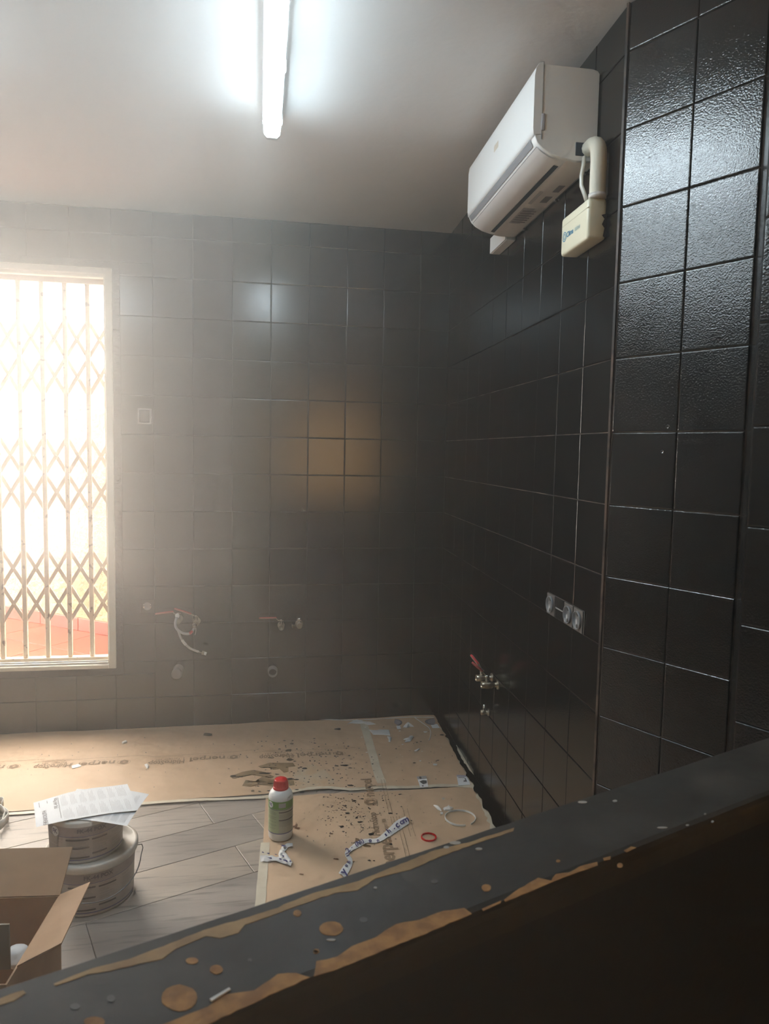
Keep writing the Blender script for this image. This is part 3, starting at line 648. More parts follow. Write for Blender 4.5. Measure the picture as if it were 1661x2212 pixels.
h2 = thing('braided_hose', 'braided steel hose hanging with a loose end fitting below the valves', 'hose', hy(415, 1400, -.1))
p = smooth(pxpath([(385, 1362), (390, 1376), (398, 1389), (410, 1400), (421, 1405), (429, 1408)], [-.07, -.09, -.10, -.10, -.10, -.10])); build(MB().tube(p, .0062, 10), 'hose_body', M_STEEL, h2)
i0 = len(p)//2-6; build(MB().tube(p[i0:i0+6], .0074, 10), 'paper_tag', M_WHITE, h2)
a = hy(429, 1408, -.10); b = hy(436, 1410, -.10); c = hy(441, 1411, -.10); d = hy(446, 1412.5, -.10)
build(MB().tube([a, b], .0045, 8), 'ferrule', M_CHROME, h2); build(MB().tube([b, c], .0105, 6), 'nut', M_BRASS, h2); build(MB().tube([c, d], .009, 12), 'thread_end', M_WHITE, h2)
# drains
def pipe_end(label, c, r, L, capm, open_=True):
    t = thing('drain_pipe', label, 'pipe', c, 'drain pipe ends on back wall')
    c = Vector(c)
    build(MB().lathe([(r, 0), (r, L), (r*1.06, L), (r*1.06, L-.012)] if False else [(r*1.08, 0), (r*1.08, .006), (r, .007), (r, L), (r*.84, L), (r*.84, L-.03)], c, 24, axis=(0, -1, 0)), 'pipe', M_PVC, t)
    if open_: build(MB().lathe([(0, L-.028), (r*.86, L-.028)], c, 24, axis=(0, -1, 0)), 'bore', M_PVCD, t)
    else: build(MB().lathe([(0, L+.010), (r*.7, L+.010), (r*1.02, L+.006), (r*1.06, L), (r*1.06, L-.014)], c, 24, axis=(0, -1, 0)), 'end_cap', capm, t)
pipe_end('capped grey drain pipe low on back wall below the hose', (-1.449, YB, .318), .026, .085, M_PVC, False)
pipe_end('open round drain pipe low on back wall below the red-levered valve', (-.949, YB, .296), .025, .05, M_PVC)

# right wall fittings
sk_ = thing('socket_row', 'row of uncovered sockets on the right wall', 'socket', R3(1.805, .004, .975))
build(MB().box((1.652, .002, .970), (1.958, .0075, 1.042), R3), 'back_box', M_PVCD, sk_)
for i, s_ in enumerate((1.69, 1.842, 1.917)):
    c = R3(s_, .0075, 1.006); m = build(MB().rbox((s_-.034, .0075, .972), (s_+.034, .011, 1.040), .001, R3, seg=1, smooth=False), 'mounting_plate', mat('zinc_plate', (0.14, 0.13, 0.125), 0.45, metal=0.3), sk_)
    build(MB().lathe([(.028, .004), (.028, .010), (.0255, .010), (.0245, .0045), (0, .0045)], c, 22, axis=RN), 'socket_insert', mat('socket_grey', (0.17, 0.18, 0.19), 0.3), m)
    for dz in (-.019, .019): build(MB().lathe([(0, .0052), (.0075, .0052)], c+Vector((0, 0, dz)), 10, axis=RN), 'contact_hole', M_PVCD, m)
build(MB().rbox((1.732, .0075, .972), (1.80, .010, 1.040), .001, R3, seg=1, smooth=False), 'blank_module', mat('dark_module', (0.018, 0.018, 0.018), 0.25), sk_)
build(MB().box((1.736, .0100, 1.004), (1.796, .0115, 1.008), R3), 'module_bar', M_PRINT, sk_)
ball_valve('ball valve with red lever on the right wall, nearer the corner', R3(1.035, .006, .548), RN, (RN*.35-RD*.75+Vector((0, 0, .45))), bend=.006, lv=.05)
ball_valve('ball valve with red lever on the right wall, nearer the viewer', R3(1.12, .006, .545), RN, (RN*.75-RD*.1+Vector((0, 0, .62))), bend=.006, lv=.05)
c3 = thing('stopcock', 'small dark stopcock low on the right wall below the red levers', 'valve', R3(1.0, .006, .383), 'plumbing valves on the tiled walls')
build(MB().lathe([(0, 0), (.016, 0), (.016, .004), (.008, .005), (.008, .02), (.011, .021), (.011, .034), (0, .034)], R3(1.0, .006, .383), 10, axis=RN), 'valve_body', M_BRASS, c3)
build(MB().lathe([(.007, 0), (.007, .028), (0, .03)], R3(1.0, .026, .39), 6, axis=(0, 0, 1)), 'knob', M_CHROME, c3)

def ha(x, y):
    d = ray(x, y); return CAM + d*((PA+AN*.0062-CAM).dot(AN)/d.dot(AN))
for (px, py), lb in (((1431, 976), 'small screw plug in the angled tiles, the lower one'), ((1443, 922), 'small screw plug in the angled tiles, beside the joint')):
    c = ha(px, py); t = thing('screw_plug', lb, 'wall plug', c, 'screw plugs in the angled tiles')
    build(MB().lathe([(.0, .0004), (.0028, .0004), (.0034, .0016), (.0048, .0016), (.0056, .0)], c, 14, axis=AN), 'plug', M_TILEP, t)

# ================================================================== FLOOR COVERING
def fh(x, y):
    v = Vector((x, y, 0)); a = noise.noise(v*2.6+Vector((3, 1, 0))); b = noise.noise(Vector((x*1.6+y*1.1, y*3.4-x*.8, 4))); c = noise.noise(Vector((x*9, y*9, 7)))
    r = max(0, .55-abs(b)*3.2)
    return .0035 + .010*max(0, a) + .009*r*r*max(0, a+.35) + .0012*(c+1)*.5
def fp(x, y, lift=0.0):
    p = hz(x, y, .006); p = hz(x, y, fh(p.x, p.y)); p.z = fh(p.x, p.y)+lift; return p
def at(x, y, lift=0.0): return Vector((x, y, fh(x, y)+lift))
def sheet(name, label, quad, nu, nv, m, group=None):
    A, B, Cc, D = [Vector(q) for q in quad]
    def f(u, v):
        p = (A*(1-u)+B*u)*(1-v) + (D*(1-u)+Cc*u)*v
        return at(p.x, p.y)
    o = build(MB().grid(f, nu, nv), name, m, loc=(A+B+Cc+D)/4)
    return tag(o, label, 'masking paper', group)
def g2(x, y): p = hz(x, y, .005); return Vector((p.x, p.y, 0))
a0, a1, a2 = g2(0, 1757), g2(570, 1720), g2(825, 1697)
st, sb = g2(786, 1562), g2(826, 1697)
tA = Vector((-3.3, -.012, 0)); bA = a1 + (a0-a1)*((a1.x+3.3)/(a1.x-a0.x))
pA_ = sheet('masking_paper', 'brown printed masking paper along the back wall, left sheet', (tA, Vector((st.x, -.012, 0)), sb, bA), 200, 72, M_PAPER, 'brown masking paper sheets')
pB_ = sheet('masking_paper', 'brown masking paper in the far right corner', (Vector((st.x, -.012, 0)), Vector((-.03, -.012, 0)), Vector((-.072, -.905, 0)), sb), 70, 70, M_PAPER, 'brown masking paper sheets')
c1 = g2(574, 1724); c4 = g2(560, 1950); c4 = c1+(c4-c1)*1.9
pC_ = sheet('masking_paper', 'brown printed masking paper sheet under the white bottle', (c1, Vector((-.073, -.898, 0)), Vector((-.10, -2.3, 0)), c4), 70, 100, M_PAPER, 'brown masking paper sheets')
# tape strips
def tape(label, pts, wd, m=M_TAPE, rag=.004, lift=.0012):
    pts = smooth([Vector(p) for p in pts], 8); mb = MB(); vs = []
    for i, p in enumerate(pts):
        t = pts[min(i+1, len(pts)-1)]-pts[max(i-1, 0)]; t.z = 0; t.normalize(); nr = Vector((-t.y, t.x, 0))
        for sg in (-1, 1):
            q = p + nr*sg*(wd/2+rag*noise.noise(Vector((p.x*40, p.y*40, sg*7)))); vs.append(at(q.x, q.y, lift))
    mb.add(vs, [(2*i, 2*i+1, 2*i+3, 2*i+2) for i in range(len(pts)-1)], True)
    o = build(mb, 'tape_strip', m, loc=pts[len(pts)//2]); return tag(o, label, 'tape', 'masking tape strips')
tape('long strip of masking tape between the paper and the bare planks', [bA, g2(0, 1759), g2(250, 1740), g2(420, 1729), g2(572, 1722)], .022)
tape('wavy tape strip running from the bottle to the right wall', [g2(572, 1722), g2(640, 1709), g2(700, 1702), g2(760, 1705), g2(830, 1701), g2(900, 1700), g2(960, 1697), g2(1036, 1700)], .026, rag=.008)
tape('tape strip over the seam between the two back paper sheets', [g2(784, 1558), g2(800, 1612), g2(815, 1665), g2(825, 1692)], .042, rag=.002)
tape('tape strip along the left edge of the paper beside the bottle', [g2(573, 1820), g2(569, 1870), g2(564, 1930), g2(558, 2010)], .034, rag=.002)
tape('ragged white tape along the foot of the right wall', [g2(958, 1572), g2(982, 1612), g2(1005, 1655), g2(1030, 1702), g2(1050, 1745), g2(1072, 1795), g2(1110, 1880)], .036, M_TAPE, .014, .0018)
tape('thin torn tape edge along the foot of the back wall', [g2(470, 1562), g2(560, 1558), g2(690, 1554), g2(760, 1556), g2(850, 1552), g2(938, 1550)], .010, M_TAPEW, .006, .0016)
# wet black paint between the paper and the right wall
mb = MB(); vs = []
for k in range(90):
    s_ = .01+2.3*k/89; w_ = .034+.012*noise.noise(Vector((s_*14, 2, 1)))+.01*noise.noise(Vector((s_*45, 5, 1)))+.010*min(1, s_)
    vs += [R3(s_, .0062, .0062+.004*abs(noise.noise(Vector((s_*20, 0, 9))))), R3(s_, w_, .0125+fh((R3(s_, w_, 0)).x, (R3(s_, w_, 0)).y)*.25)]
mb.add(vs, [(2*i, 2*i+1, 2*i+3, 2*i+2) for i in range(89)], True)
tag(build(mb, 'paint_smear', M_SMEAR, loc=R3(1, .03, .006)), 'wet black paint smeared along the foot of the right wall', 'paint')
# black smears up the wall foot
# blots and stains on the paper
def blob(mb, x, y, rx, ry, rough_=.35, ang=0.0, lift=.0014, n=12):
    pts = []; sd_ = random.uniform(0, 99)
    for k in range(n):
        t = 2*math.pi*k/n; f = 1+rough_*noise.noise(Vector((math.cos(t)*1.4+sd_, math.sin(t)*1.4, sd_)))*1.6
        a, b = rx*f*math.cos(t), ry*f*math.sin(t); pts.append(fp(x+a*math.cos(ang)-b*math.sin(ang), y+a*math.sin(ang)+b*math.cos(ang), lift))
    c = sum(pts, Vector())/n; o = len(mb.v); mb.add(pts+[c], [(k, (k+1) % n, n) for k in range(n)], False)
random.seed(21)
def poly(mb, pxs, lift=.0008):
    ctr = (sum(p[0] for p in pxs)/len(pxs), sum(p[1] for p in pxs)/len(pxs)); n = len(pxs)
    # rings towards the centre so the patch follows the wrinkled paper
    rg = []
    for f in (1, .75, .5, .25): rg.append([fp(ctr[0]+(x-ctr[0])*f, ctr[1]+(y-ctr[1])*f, lift) for x, y in pxs])
    mb.add(sum(rg, [])+[fp(*ctr, lift)], [(l*n+k, l*n+(k+1) % n, (l+1)*n+(k+1) % n, (l+1)*n+k) for l in range(3) for k in range(n)]+[(3*n+k, 3*n+(k+1) % n, 4*n) for k in range(n)], True)
def z5(x, y): return (440+x/5.19, 1540+y/5.19)          # zoomed crop -> photo pixel
du_ = MB(); poly(du_, [z5(*p) for p in ((1100, 610), (1210, 580), (1330, 610), (1400, 680), (1470, 770), (1400, 840), (1230, 860), (1080, 850), (1040, 770), (1000, 700))], .0006)
build(du_, 'dusty_patch', M_DUSTY, pA_)
s1 = MB(); poly(s1, [z5(*p) for p in ((610, 600), (740, 560), (850, 560), (1000, 560), (1030, 600), (950, 610), (950, 660), (900, 672), (850, 630), (780, 640), (720, 610), (640, 620))])
build(s1, 'oil_stain', M_STAIN, pA_)
s1 = MB(); poly(s1, [z5(*p) for p in ((290, 715), (440, 660), (560, 640), (690, 665), (790, 715), (770, 735), (640, 690), (500, 690), (400, 715), (330, 740))]); build(s1, 'oil_stain', M_STAIN, pA_)
s1 = MB(); poly(s1, [z5(*p) for p in ((430, 820), (470, 755), (560, 780), (660, 710), (760, 745), (900, 725), (1010, 760), (1020, 810), (900, 830), (780, 830), (600, 800), (520, 830))]); build(s1, 'oil_stain', M_STAIN, pA_)
gb = MB()
for x, y, rx, ry in ((950, 423, 36, 14), (962, 526, 40, 14), (745, 505, 28, 8), (990, 348, 20, 7), (905, 313, 16, 5), (45, 245, 60, 18), (548, 877, 18, 10), (627, 884, 16, 9)): blob(gb, *z5(x, y), rx/5.19, ry/5.19)
stuff(build(gb, 'grey_drip', mat('grey_drip', (0.11, 0.085, 0.055), 0.5), pA_))
bb = MB()
for x, y, rx, ry in ((330, 710, 40, 9), (690, 680, 75, 9), (770, 793, 50, 5), (960, 742, 45, 9), (1040, 750, 28, 7), (1130, 625, 30, 10), (1090, 610, 18, 6), (1020, 545, 16, 6), (850, 408, 16, 7), (1505, 183, 40, 10), (1100, 893, 30, 9), (1045, 863, 24, 6), (740, 875, 34, 8), (1580, 590, 45, 9), (1490, 597, 26, 7), (1640, 815, 30, 9), (820, 690, 24, 6), (180, 792, 14, 4), (490, 500, 9, 5), (1640, 620, 20, 6), (1240, 290, 16, 5)): blob(bb, *z5(x, y), rx/5.19, ry/5.19)
for k in range(170):
    x = random.gauss(700, 95); y = random.uniform(1600, 1700)
    if 440 < x < 820: blob(bb, x, y, random.uniform(.8, 2.6), random.uniform(.5, 1.4), n=7)
for k in range(60): blob(bb, random.uniform(30, 780), random.uniform(1585, 1705), random.uniform(.7, 1.6), random.uniform(.5, 1.0), n=6)
stuff(build(bb, 'paint_splatter', M_BLOT, pA_))
def z6(x, y): return (740+x/5.537, 1530+y/5.537)
bb = MB()
for x, y, rx, ry in ((1190, 320, 26, 10), (890, 410, 14, 6), (935, 401, 12, 5), (850, 422, 6, 4), (640, 487, 10, 5), (1107, 327, 5, 4), (1140, 625, 16, 5), (490, 225, 12, 4), (860, 655, 18, 5)): blob(bb, *z6(x, y), rx/5.537, ry/5.537)
for k in range(30): blob(bb, random.uniform(830, 1010), random.uniform(1570, 1690), random.uniform(.6, 1.4), random.uniform(.4, .9), n=6)
stuff(build(bb, 'paint_splatter', M_BLOT, pB_))
wb_ = MB()
for x, y, rx, ry in ((1105, 675, 26, 12), (930, 632, 13, 9), (682, 275, 13, 6), (716, 434, 13, 6), (990, 285, 22, 10), (1180, 470, 5, 4), (230, 348, 10, 5), (270, 230, 14, 5), (285, 530, 13, 7), (450, 570, 5, 4), (690, 560, 6, 4), (716, 580, 5, 3), (950, 518, 8, 4)): blob(wb_, *z6(x, y), rx/5.537, ry/5.537)
stuff(build(wb_, 'white_drip', M_SCRAP, pB_))
def z7(x, y): return (730+x/9.77, 1680+y/9.77)
bb = MB()
for x, y, rx, ry in ((265, 165, 45, 18), (655, 205, 50, 20), (155, 600, 25, 18), (130, 688, 45, 8), (190, 755, 60, 14), (300, 470, 16, 10), (355, 492, 26, 14), (400, 845, 30, 18), (465, 940, 45, 16), (70, 1040, 65, 26), (110, 1140, 30, 14), (700, 1190, 70, 26), (860, 1285, 35, 16), (510, 450, 30, 12), (1110, 760, 50, 18), (1240, 770, 16, 9), (1310, 355, 36, 12), (1335, 615, 16, 9), (1525, 390, 10, 7), (1555, 908, 20, 10), (1120, 1410, 36, 14), (660, 1750, 36, 12), (760, 1755, 34, 8), (-120, 600, 30, 8), (-160, 380, 22, 6)): blob(bb, *z7(x, y), rx/9.77, ry/9.77, .6)
for k in range(190):
    x = random.gauss(765, 42); y = random.gauss(1755, 36)
    if 640 < x < 1000 and 1706 < y < 1860: blob(bb, x, y, random.uniform(.6, 2.0), random.uniform(.4, 1.4), n=7)
for k in range(50): blob(bb, random.uniform(640, 1000), random.uniform(1715, 1850), random.uniform(.5, 1.3), random.uniform(.4, .9), n=6)
stuff(build(bb, 'paint_splatter', M_BLOT, pC_))
bb = MB()
for x, y, rx, ry in ((30, 0, 0, 0), ): pass
poly(bb, [z7(*p) for p in ((310, 1380), (360, 1350), (370, 1270), (440, 1290), (470, 1330), (560, 1330), (600, 1370), (590, 1440), (700, 1440), (690, 1470), (560, 1460), (480, 1400), (370, 1410))]); build(bb, 'brown_stain', mat('brown_stain', (0.20, 0.115, 0.05), 0.5), pC_)
bb = MB()
for x, y, rx, ry in ((640, 1783, 2.5, 6), (643, 1790, 5, 2), (636, 1786, 3, 2), (716, 1802, 4, 1.5), (725, 1856, 5, 1.6), (652, 1889, 6, 1.5), (762, 1862, 4, 1.5)): blob(bb, x, y, rx, ry, .6)
stuff(build(bb, 'brown_blot', M_BROWNBLOT, pC_))
# printing on the paper
def printmap(px, py, ang, sx=1, sy=1):
    o = hz(px, py, .006); ca, sa = math.cos(ang), math.sin(ang)
    return lambda x, y: at(o.x+ca*x*sx-sa*y*sy, o.y+sa*x*sx+ca*y*sy, .0015)
def logo(mb, f, ox, r):
    n = 28
    for r0, r1 in ((r*.93, r), (.0, r*.6)):
        if r0 == 0:
            mb.add([f(ox-r*.62, -r*.35), f(ox, -r*.75), f(ox+r*.62, -r*.35), f(ox+r*.62, r*.45), f(ox, r*.75), f(ox-r*.62, r*.45), f(ox-r*.3, -.1*r), f(ox, .3*r), f(ox+r*.3, -.1*r), f(ox, -.35*r)], [(0, 1, 9, 6), (1, 2, 8, 9), (2, 3, 4, 7, 8), (0, 6, 7, 4, 5)])
        else: mb.add([f(ox+q*math.cos(2*math.pi*k/n), q*.8*math.sin(2*math.pi*k/n)) for q in (r0, r1) for k in range(n)], [(k, (k+1) % n, n+(k+1) % n, n+k) for k in range(n)])
def lines(mb, f, x0, x1, y0, n, dy, th=.0022):
    for k in range(n):
        x = x0
        while x < x1-.01:
            L = random.uniform(.008, .03); e = min(x+L, x1); mb.add([f(x, y0-k*dy), f(e, y0-k*dy), f(e, y0-k*dy-th), f(x, y0-k*dy-th)], [(0, 1, 2, 3)]); x = e+.004
PR = math.pi + .02
for (px, py) in ((268, 1646), (505, 1635), (733, 1627), (30, 1655)):
    f = printmap(px, py, PR); mb = MB(); logo(mb, f, .0, .030); stuff(build(mb, 'printed_emblem', M_PINK, pA_))
    mb = MB(); text('nerpel', .06, (lambda ff: lambda x, y: ff(x+.040, y-.002))(f), mb, 'LEFT', .0012, .165)
    lines(mb, f, .045, .20, -.036, 1, .01); lines(mb, f, -.12, .42, -.06, 1, .01, .0026)
    mb.add([f(.235, .03), f(.238, .03), f(.238, -.03), f(.235, -.03)], [(0, 1, 2, 3)])
    stuff(build(mb, 'printed_text', M_PINK, pA_))
for (px, py) in ((361, 1643), (597, 1632), (115, 1651)):
    mb = MB(); f = printmap(px, py, PR)
    text('HidroStop', .04, (lambda ff: lambda x, y: ff(x, y*1.5+.016))(f), mb, 'CENTER', .001, .165); text('Fertiger 101', .03, (lambda ff: lambda x, y: ff(x, y-.016))(f), mb, 'CENTER', .0002, .11); lines(mb, f, -.07, .07, -.034, 3, .009, .0018)
    stuff(build(mb, 'printed_text', M_PINK, pA_))
VR = math.pi/2 - .06
for px, py, wd_, em in ((801, 1732, .17, True), (842, 1870, .20, False)):
    f = printmap(px, py, VR)
    if em: mb = MB(); logo(mb, f, .0, .036); stuff(build(mb, 'printed_emblem', M_PINK, pC_))
    mb = MB(); text('nerpel', .06, (lambda ff, o_: lambda x, y: ff(x+o_, y))(f, .05 if em else -.01), mb, 'LEFT', .0018, wd_); lines(mb, f, -.1, .22, -.065, 2, .014)
    stuff(build(mb, 'printed_text', M_PINK, pC_))
mb = MB(); f = printmap(814, 1806, VR); text('HidroStop', .05, f, mb, 'LEFT', .0008, .185); text('Fertiger 101', .03, (lambda ff: lambda x, y: ff(x+.01, y-.042))(f), mb, 'LEFT', .0004, .12); lines(mb, f, .02, .15, -.07, 4, .012); lines(mb, f, -.02, .22, -.13, 2, .018)
stuff(build(mb, 'printed_text', M_PINK, pC_))

# ================================================================== LOOSE THINGS ON THE FLOOR
def facing(c): v = CAM-Vector(c); return math.atan2(v.y, v.x)
def cyl(mb, c, r, p0, p1, z0, z1, n=12, r1=None):     # angles in degrees from the direction of the viewer, positive to the right
    F0 = facing(c); r1 = r if r1 is None else r1
    vs = []
    for k in range(n+1):
        a = F0+math.radians(p0+(p1-p0)*k/n)
        vs += [Vector((c[0]+r*math.cos(a), c[1]+r*math.sin(a), c[2]+z0)), Vector((c[0]+r1*math.cos(a), c[1]+r1*math.sin(a), c[2]+z1))]
    return mb.add(vs, [(2*k, 2*k+2, 2*k+3, 2*k+1) for k in range(n)], True)
def cylmap(c, r, p, z):
    F0 = facing(c)+math.radians(p)
    return lambda x, y: Vector((c[0]+r*math.cos(F0+x/r), c[1]+r*math.sin(F0+x/r), c[2]+z+y))
def disc(mb, f, r, n=20): mb.add([f(r*math.cos(2*math.pi*k/n), r*math.sin(2*math.pi*k/n)) for k in range(n)]+[f(0, 0)], [(k, (k+1) % n, n) for k in range(n)])
# bottle
bc = Vector((-.938, -1.215, 0)); bc.z = fh(bc.x, bc.y)+.001
bt = thing('plastic_bottle', 'white plastic bottle with green label and red screw cap', 'bottle', bc)
R_ = .0465
bod = build(MB().lathe([(0, .001), (.038, .0), (.044, .003), (R_, .010), (R_, .165), (.0455, .172), (.042, .182), (.035, .191), (.026, .197), (.021, .199), (.021, .206), (0, .207)], bc, 40), 'body', M_WHITE, bt)
cap = build(MB().lathe([(.0, .232), (.0225, .232), (.0245, .230), (.0255, .226), (.0275, .204), (.0295, .203), (.0300, .196), (.027, .193), (.0, .193)], bc, 32), 'cap', M_RED, bt)
g = MB()
for k in range(36):
    a = 2*math.pi*k/36; g.add([bc+Vector((math.cos(a+da)*r, math.sin(a+da)*r, z)) for da, r, z in ((-.03, .0277, .206), (0, .0287, .206), (.03, .0277, .206), (-.03, .0258, .226), (0, .0268, .226), (.03, .0258, .226))], [(0, 1, 4, 3), (1, 2, 5, 4)])
build(g, 'knurling', M_RED, cap)
lab = build(cyl(MB(), bc, R_+.0004, -178, 178, .036, .160, 64), 'label', M_PGREEN, bt)
build(cyl(MB(), bc, R_+.0008, -178, 178, .131, .160, 64), 'label_header', M_GREEN, lab)
build(cyl(MB(), bc, R_+.0008, -8, 140, .036, .126, 40), 'label_panel', M_GLABEL, lab)
build(cyl(MB(), bc, R_+.0010, -9, 24, .137, .155, 12), 'label_box', mat('label_silver', (0.33, 0.34, 0.35), 0.4), lab)
build(cyl(MB(), bc, R_+.0010, -178, 178, .033, .0365, 64), 'label_line', M_LBLUE, lab)
mb = MB(); cyl(mb, bc, R_+.0010, -178, 178, .1275, .1295, 64); build(mb, 'label_line', mat('label_dark_line', (0.05, 0.05, 0.09), 0.5), lab)
for z in (.117, .086): build(cyl(MB(), bc, R_+.0012, -8, 130, z, z+.0042, 30), 'label_bar', M_LBAR, lab)
mb = MB(); f = cylmap(bc, R_+.0012, -52, .146); disc(mb, f, .0125); logo_c = build(mb, 'logo_disc', M_WHITE, lab)
build(text('FK', .0155, cylmap(bc, R_+.0016, -53, .146), bold=.0004), 'logo_text', M_NAVY, logo_c)
mb = MB(); text('FK-44', .010, cylmap(bc, R_+.0014, 52, .151), mb); text('POX', .009, cylmap(bc, R_+.0014, 50, .141), mb); build(mb, 'label_text', mat('label_ink_green', (0.06, 0.14, 0.03), 0.6), lab)
mb = MB(); random.seed(5)
for z in (.121, .117, .113, .109, .100, .096, .092, .080, .068, .064, .056, .052):
    p0 = -70
    for k in range(5):
        p1 = p0+random.uniform(6, 14)
        if p1 > -18: break
        cyl(mb, bc, R_+.0011, p0, p1, z, z+.0012, 3); p0 = p1+2
build(mb, 'label_text', mat('label_ink', (0.16, 0.20, 0.11), 0.6), lab)
mb = MB()
for k in range(22):
    cyl(mb, bc, R_+.0011, -4, 70, .110-.0017*k+(.0 if k < 8 else -.012), .1106-.0017*k+(.0 if k < 8 else -.012), 10)
build(mb, 'label_text', mat('label_ink_grey', (0.30, 0.30, 0.23), 0.6), lab)
mb = MB(); text("J'I0:5", .010, (lambda ff: lambda x, y: ff(x, y)+Vector((0, 0, x*.4)))(cylmap(bc, .0466, 45, .173)), mb); build(mb, 'stamped_code', mat('grey_stamp', (0.12, 0.12, 0.13), 0.6), bod)
# buckets
def bucket(label, c, rb, rt, H, rim, handle):
    c = Vector(c); t = thing('paint_bucket', label, 'bucket', c, 'paint buckets')
    if rim:
        pf = [(0, .004), (rb-.006, .0), (rb, .004), (rt, H-.024), (rt+.008, H-.024), (rt+.011, H-.018), (rt+.011, H-.003), (rt+.008, H), (rt-.002, H), (rt-.006, H-.012), (0, H-.012)]
    else: pf = [(0, .002), (rb-.005, 0), (rb, .004), (rt, H-.004), (rt-.004, H), (0, H)]
    b = build(MB().lathe(pf, c, 56), 'tub', M_BUCKET, t)
    zt = H-.030 if rim else H-.014
    rr = lambda z: rb+(rt-rb)*z/(H-.01)+.0008
    lab = build(cyl(MB(), c, rr(.012), -170, 170, .012, zt, 64, rr(zt)), 'label', M_BLABEL, t)
    zb = zt-.030
    build(cyl(MB(), c, rr(zb)+.0004, -170, 170, zb, zt, 64, rr(zt)+.0004), 'label_band', M_BBAND, lab)
    for z, hgt in ((zb-.003, .0022), (.013, .0035)): build(cyl(MB(), c, rr(z)+.0008, -170, 170, z, z+hgt, 64, rr(z+hgt)+.0008), 'label_line', M_LBLUE, lab)
    build(text('FK-44 POX', .019, cylmap(c, rr(zt)+.0012, 8, zt-.013), bold=.0006), 'label_text', mat('bucket_ink', (0.10, 0.085, 0.10), 0.6), lab)
    mb = MB(); f = cylmap(c, rr(zt)+.0012, -52, zt-.018); disc(mb, f, .0165); dd = build(mb, 'logo_disc', M_SHEET, lab)
    build(text('FK', .020, cylmap(c, rr(zt)+.0018, -52.5, zt-.018), bold=.0006), 'logo_text', M_NAVY, dd)
    hh = zb-.018
    for p0, p1, fr in ((-32, 4, (.88, .52, .10)), (8, 32, (.86, .22))):
        for q in fr: build(cyl(MB(), c, rr(.012+hh*q)+.001, p0, p1, .012+hh*q, .012+hh*q+.0055, 14), 'label_bar', M_LBAR, lab)
    mb = MB(); random.seed(9)
    for p0, p1 in ((-78, -36), (-32, 4), (8, 32), (40, 70)):
        for k in range(int(hh/.0042)):
            if random.random() < .8: cyl(mb, c, rr(.018+k*.0042)+.0009, p0+1, p1-random.uniform(0, 14), .018+k*.0042, .0192+k*.0042, 8)
    build(mb, 'label_text', mat('bucket_small_ink', (0.34, 0.30, 0.28), 0.6), lab)
    if handle:
        F0 = facing(c); e = Vector((math.cos(F0+math.radians(84)), math.sin(F0+math.radians(84)), 0)); e2 = -e
        fwd = Vector((math.cos(F0), math.sin(F0), 0)); z0 = H-.026; pts = []
        p = c+e*(rt+.012)+Vector((0, 0, z0))
        pts = [p-e*.006, p+e*.010+Vector((0, 0, .001)), p+e*.014+Vector((0, 0, -.012))]
        for k in range(1, 25):
            t_ = math.pi*k/24; dr = -.075*math.sin(t_)
            pts.append(c + (e*math.cos(t_)+fwd*math.sin(t_)*1.0)*(rt+.020)+Vector((0, 0, z0-.014+dr)))
        build(MB().tube(pts, .0019, 8), 'wire_handle', M_WIRE, t)
    return t
B1 = Vector((-1.574, -1.486, .0)); H1 = .176
bucket('large lower paint bucket with wire handle under the smaller one', B1, .131, .137, H1, True, True)
B2 = Vector((-1.592, -1.478, H1-.0115)); H2 = .138
bucket('small paint bucket stacked on the larger one, under the leaflets', B2, .113, .1165, H2, False, False)
# leaflets
ZL = B2.z+H2
def leaflet(label, pxs, z, sag, seed):
    P = [hz(x, y, z) for x, y in pxs]                     # bl, br, tr, tl
    def f(u, v, l=0.0):
        p = (P[0]*(1-u)+P[1]*u)*(1-v)+(P[3]*(1-u)+P[2]*u)*v
        d = (Vector((p.x, p.y, 0))-Vector((B2.x, B2.y, 0))).length
        p.z = z + l + .0025*math.sin(u*7+seed)*v - max(0, d-.113)*sag
        return p
    t = thing('leaflet', label, 'leaflet', f(.5, .5), 'printed leaflets on the buckets')
    build(MB().grid(f, 20, 14), 'sheet', M_SHEET, t)
    mb = MB(); random.seed(seed)
    for r0, r1 in ((.06, .47), (.53, .94)):
        u = .27
        while u < .93:
            nl = random.randint(5, 9)
            for k in range(nl):
                if u > .94: break
                e = r1-(random.uniform(.0, .12) if k < nl-1 else .25)
                for q in range(3):
                    a = r0+(e-r0)*q/3; b = r0+(e-r0)*(q+1)/3
                    mb.add([f(u, a, .0005), f(u+.005, a, .0005), f(u+.005, b, .0005), f(u, b, .0005)], [(0, 1, 2, 3)])
                u += .0135
            u += .028
    build(mb, 'body_text', M_INK, t)
    L = (P[1]-P[0]).length; Hh = (P[3]-P[0]).length
    mb = MB(); tm = lambda u0, v0: (lambda x, y: f(u0-y/L, v0+x/Hh, .0006))
    text('FK-44 Pox', .018, tm(.215, .70), mb, 'CENTER', .0003); text('FAKOLITH', .017, tm(.095, .30), mb, 'CENTER', .0003); text('FK', .02, tm(.095, .06), mb, 'CENTER', .0003)
    for u_, v0, v1 in ((.05, .70, .92), (.13, .78, .90), (.24, .1, .9)): mb.add([f(u_, v0, .0006), f(u_+.006, v0, .0006), f(u_+.006, v1, .0006), f(u_, v1, .0006)], [(0, 1, 2, 3)])
    build(mb, 'title_text', mat('leaflet_title_ink', (0.16, 0.15, 0.16), 0.6), t)
leaflet('lower white leaflet turned askew, its corner pointing right', [(128, 1768), (274, 1777), (322, 1708), (166, 1702)], ZL+.0035, .12, 3)
leaflet('upper white leaflet of fine print on top of the buckets', [(78, 1783), (298, 1746), (275, 1688), (72, 1728)], ZL+.0085, .10, 11)

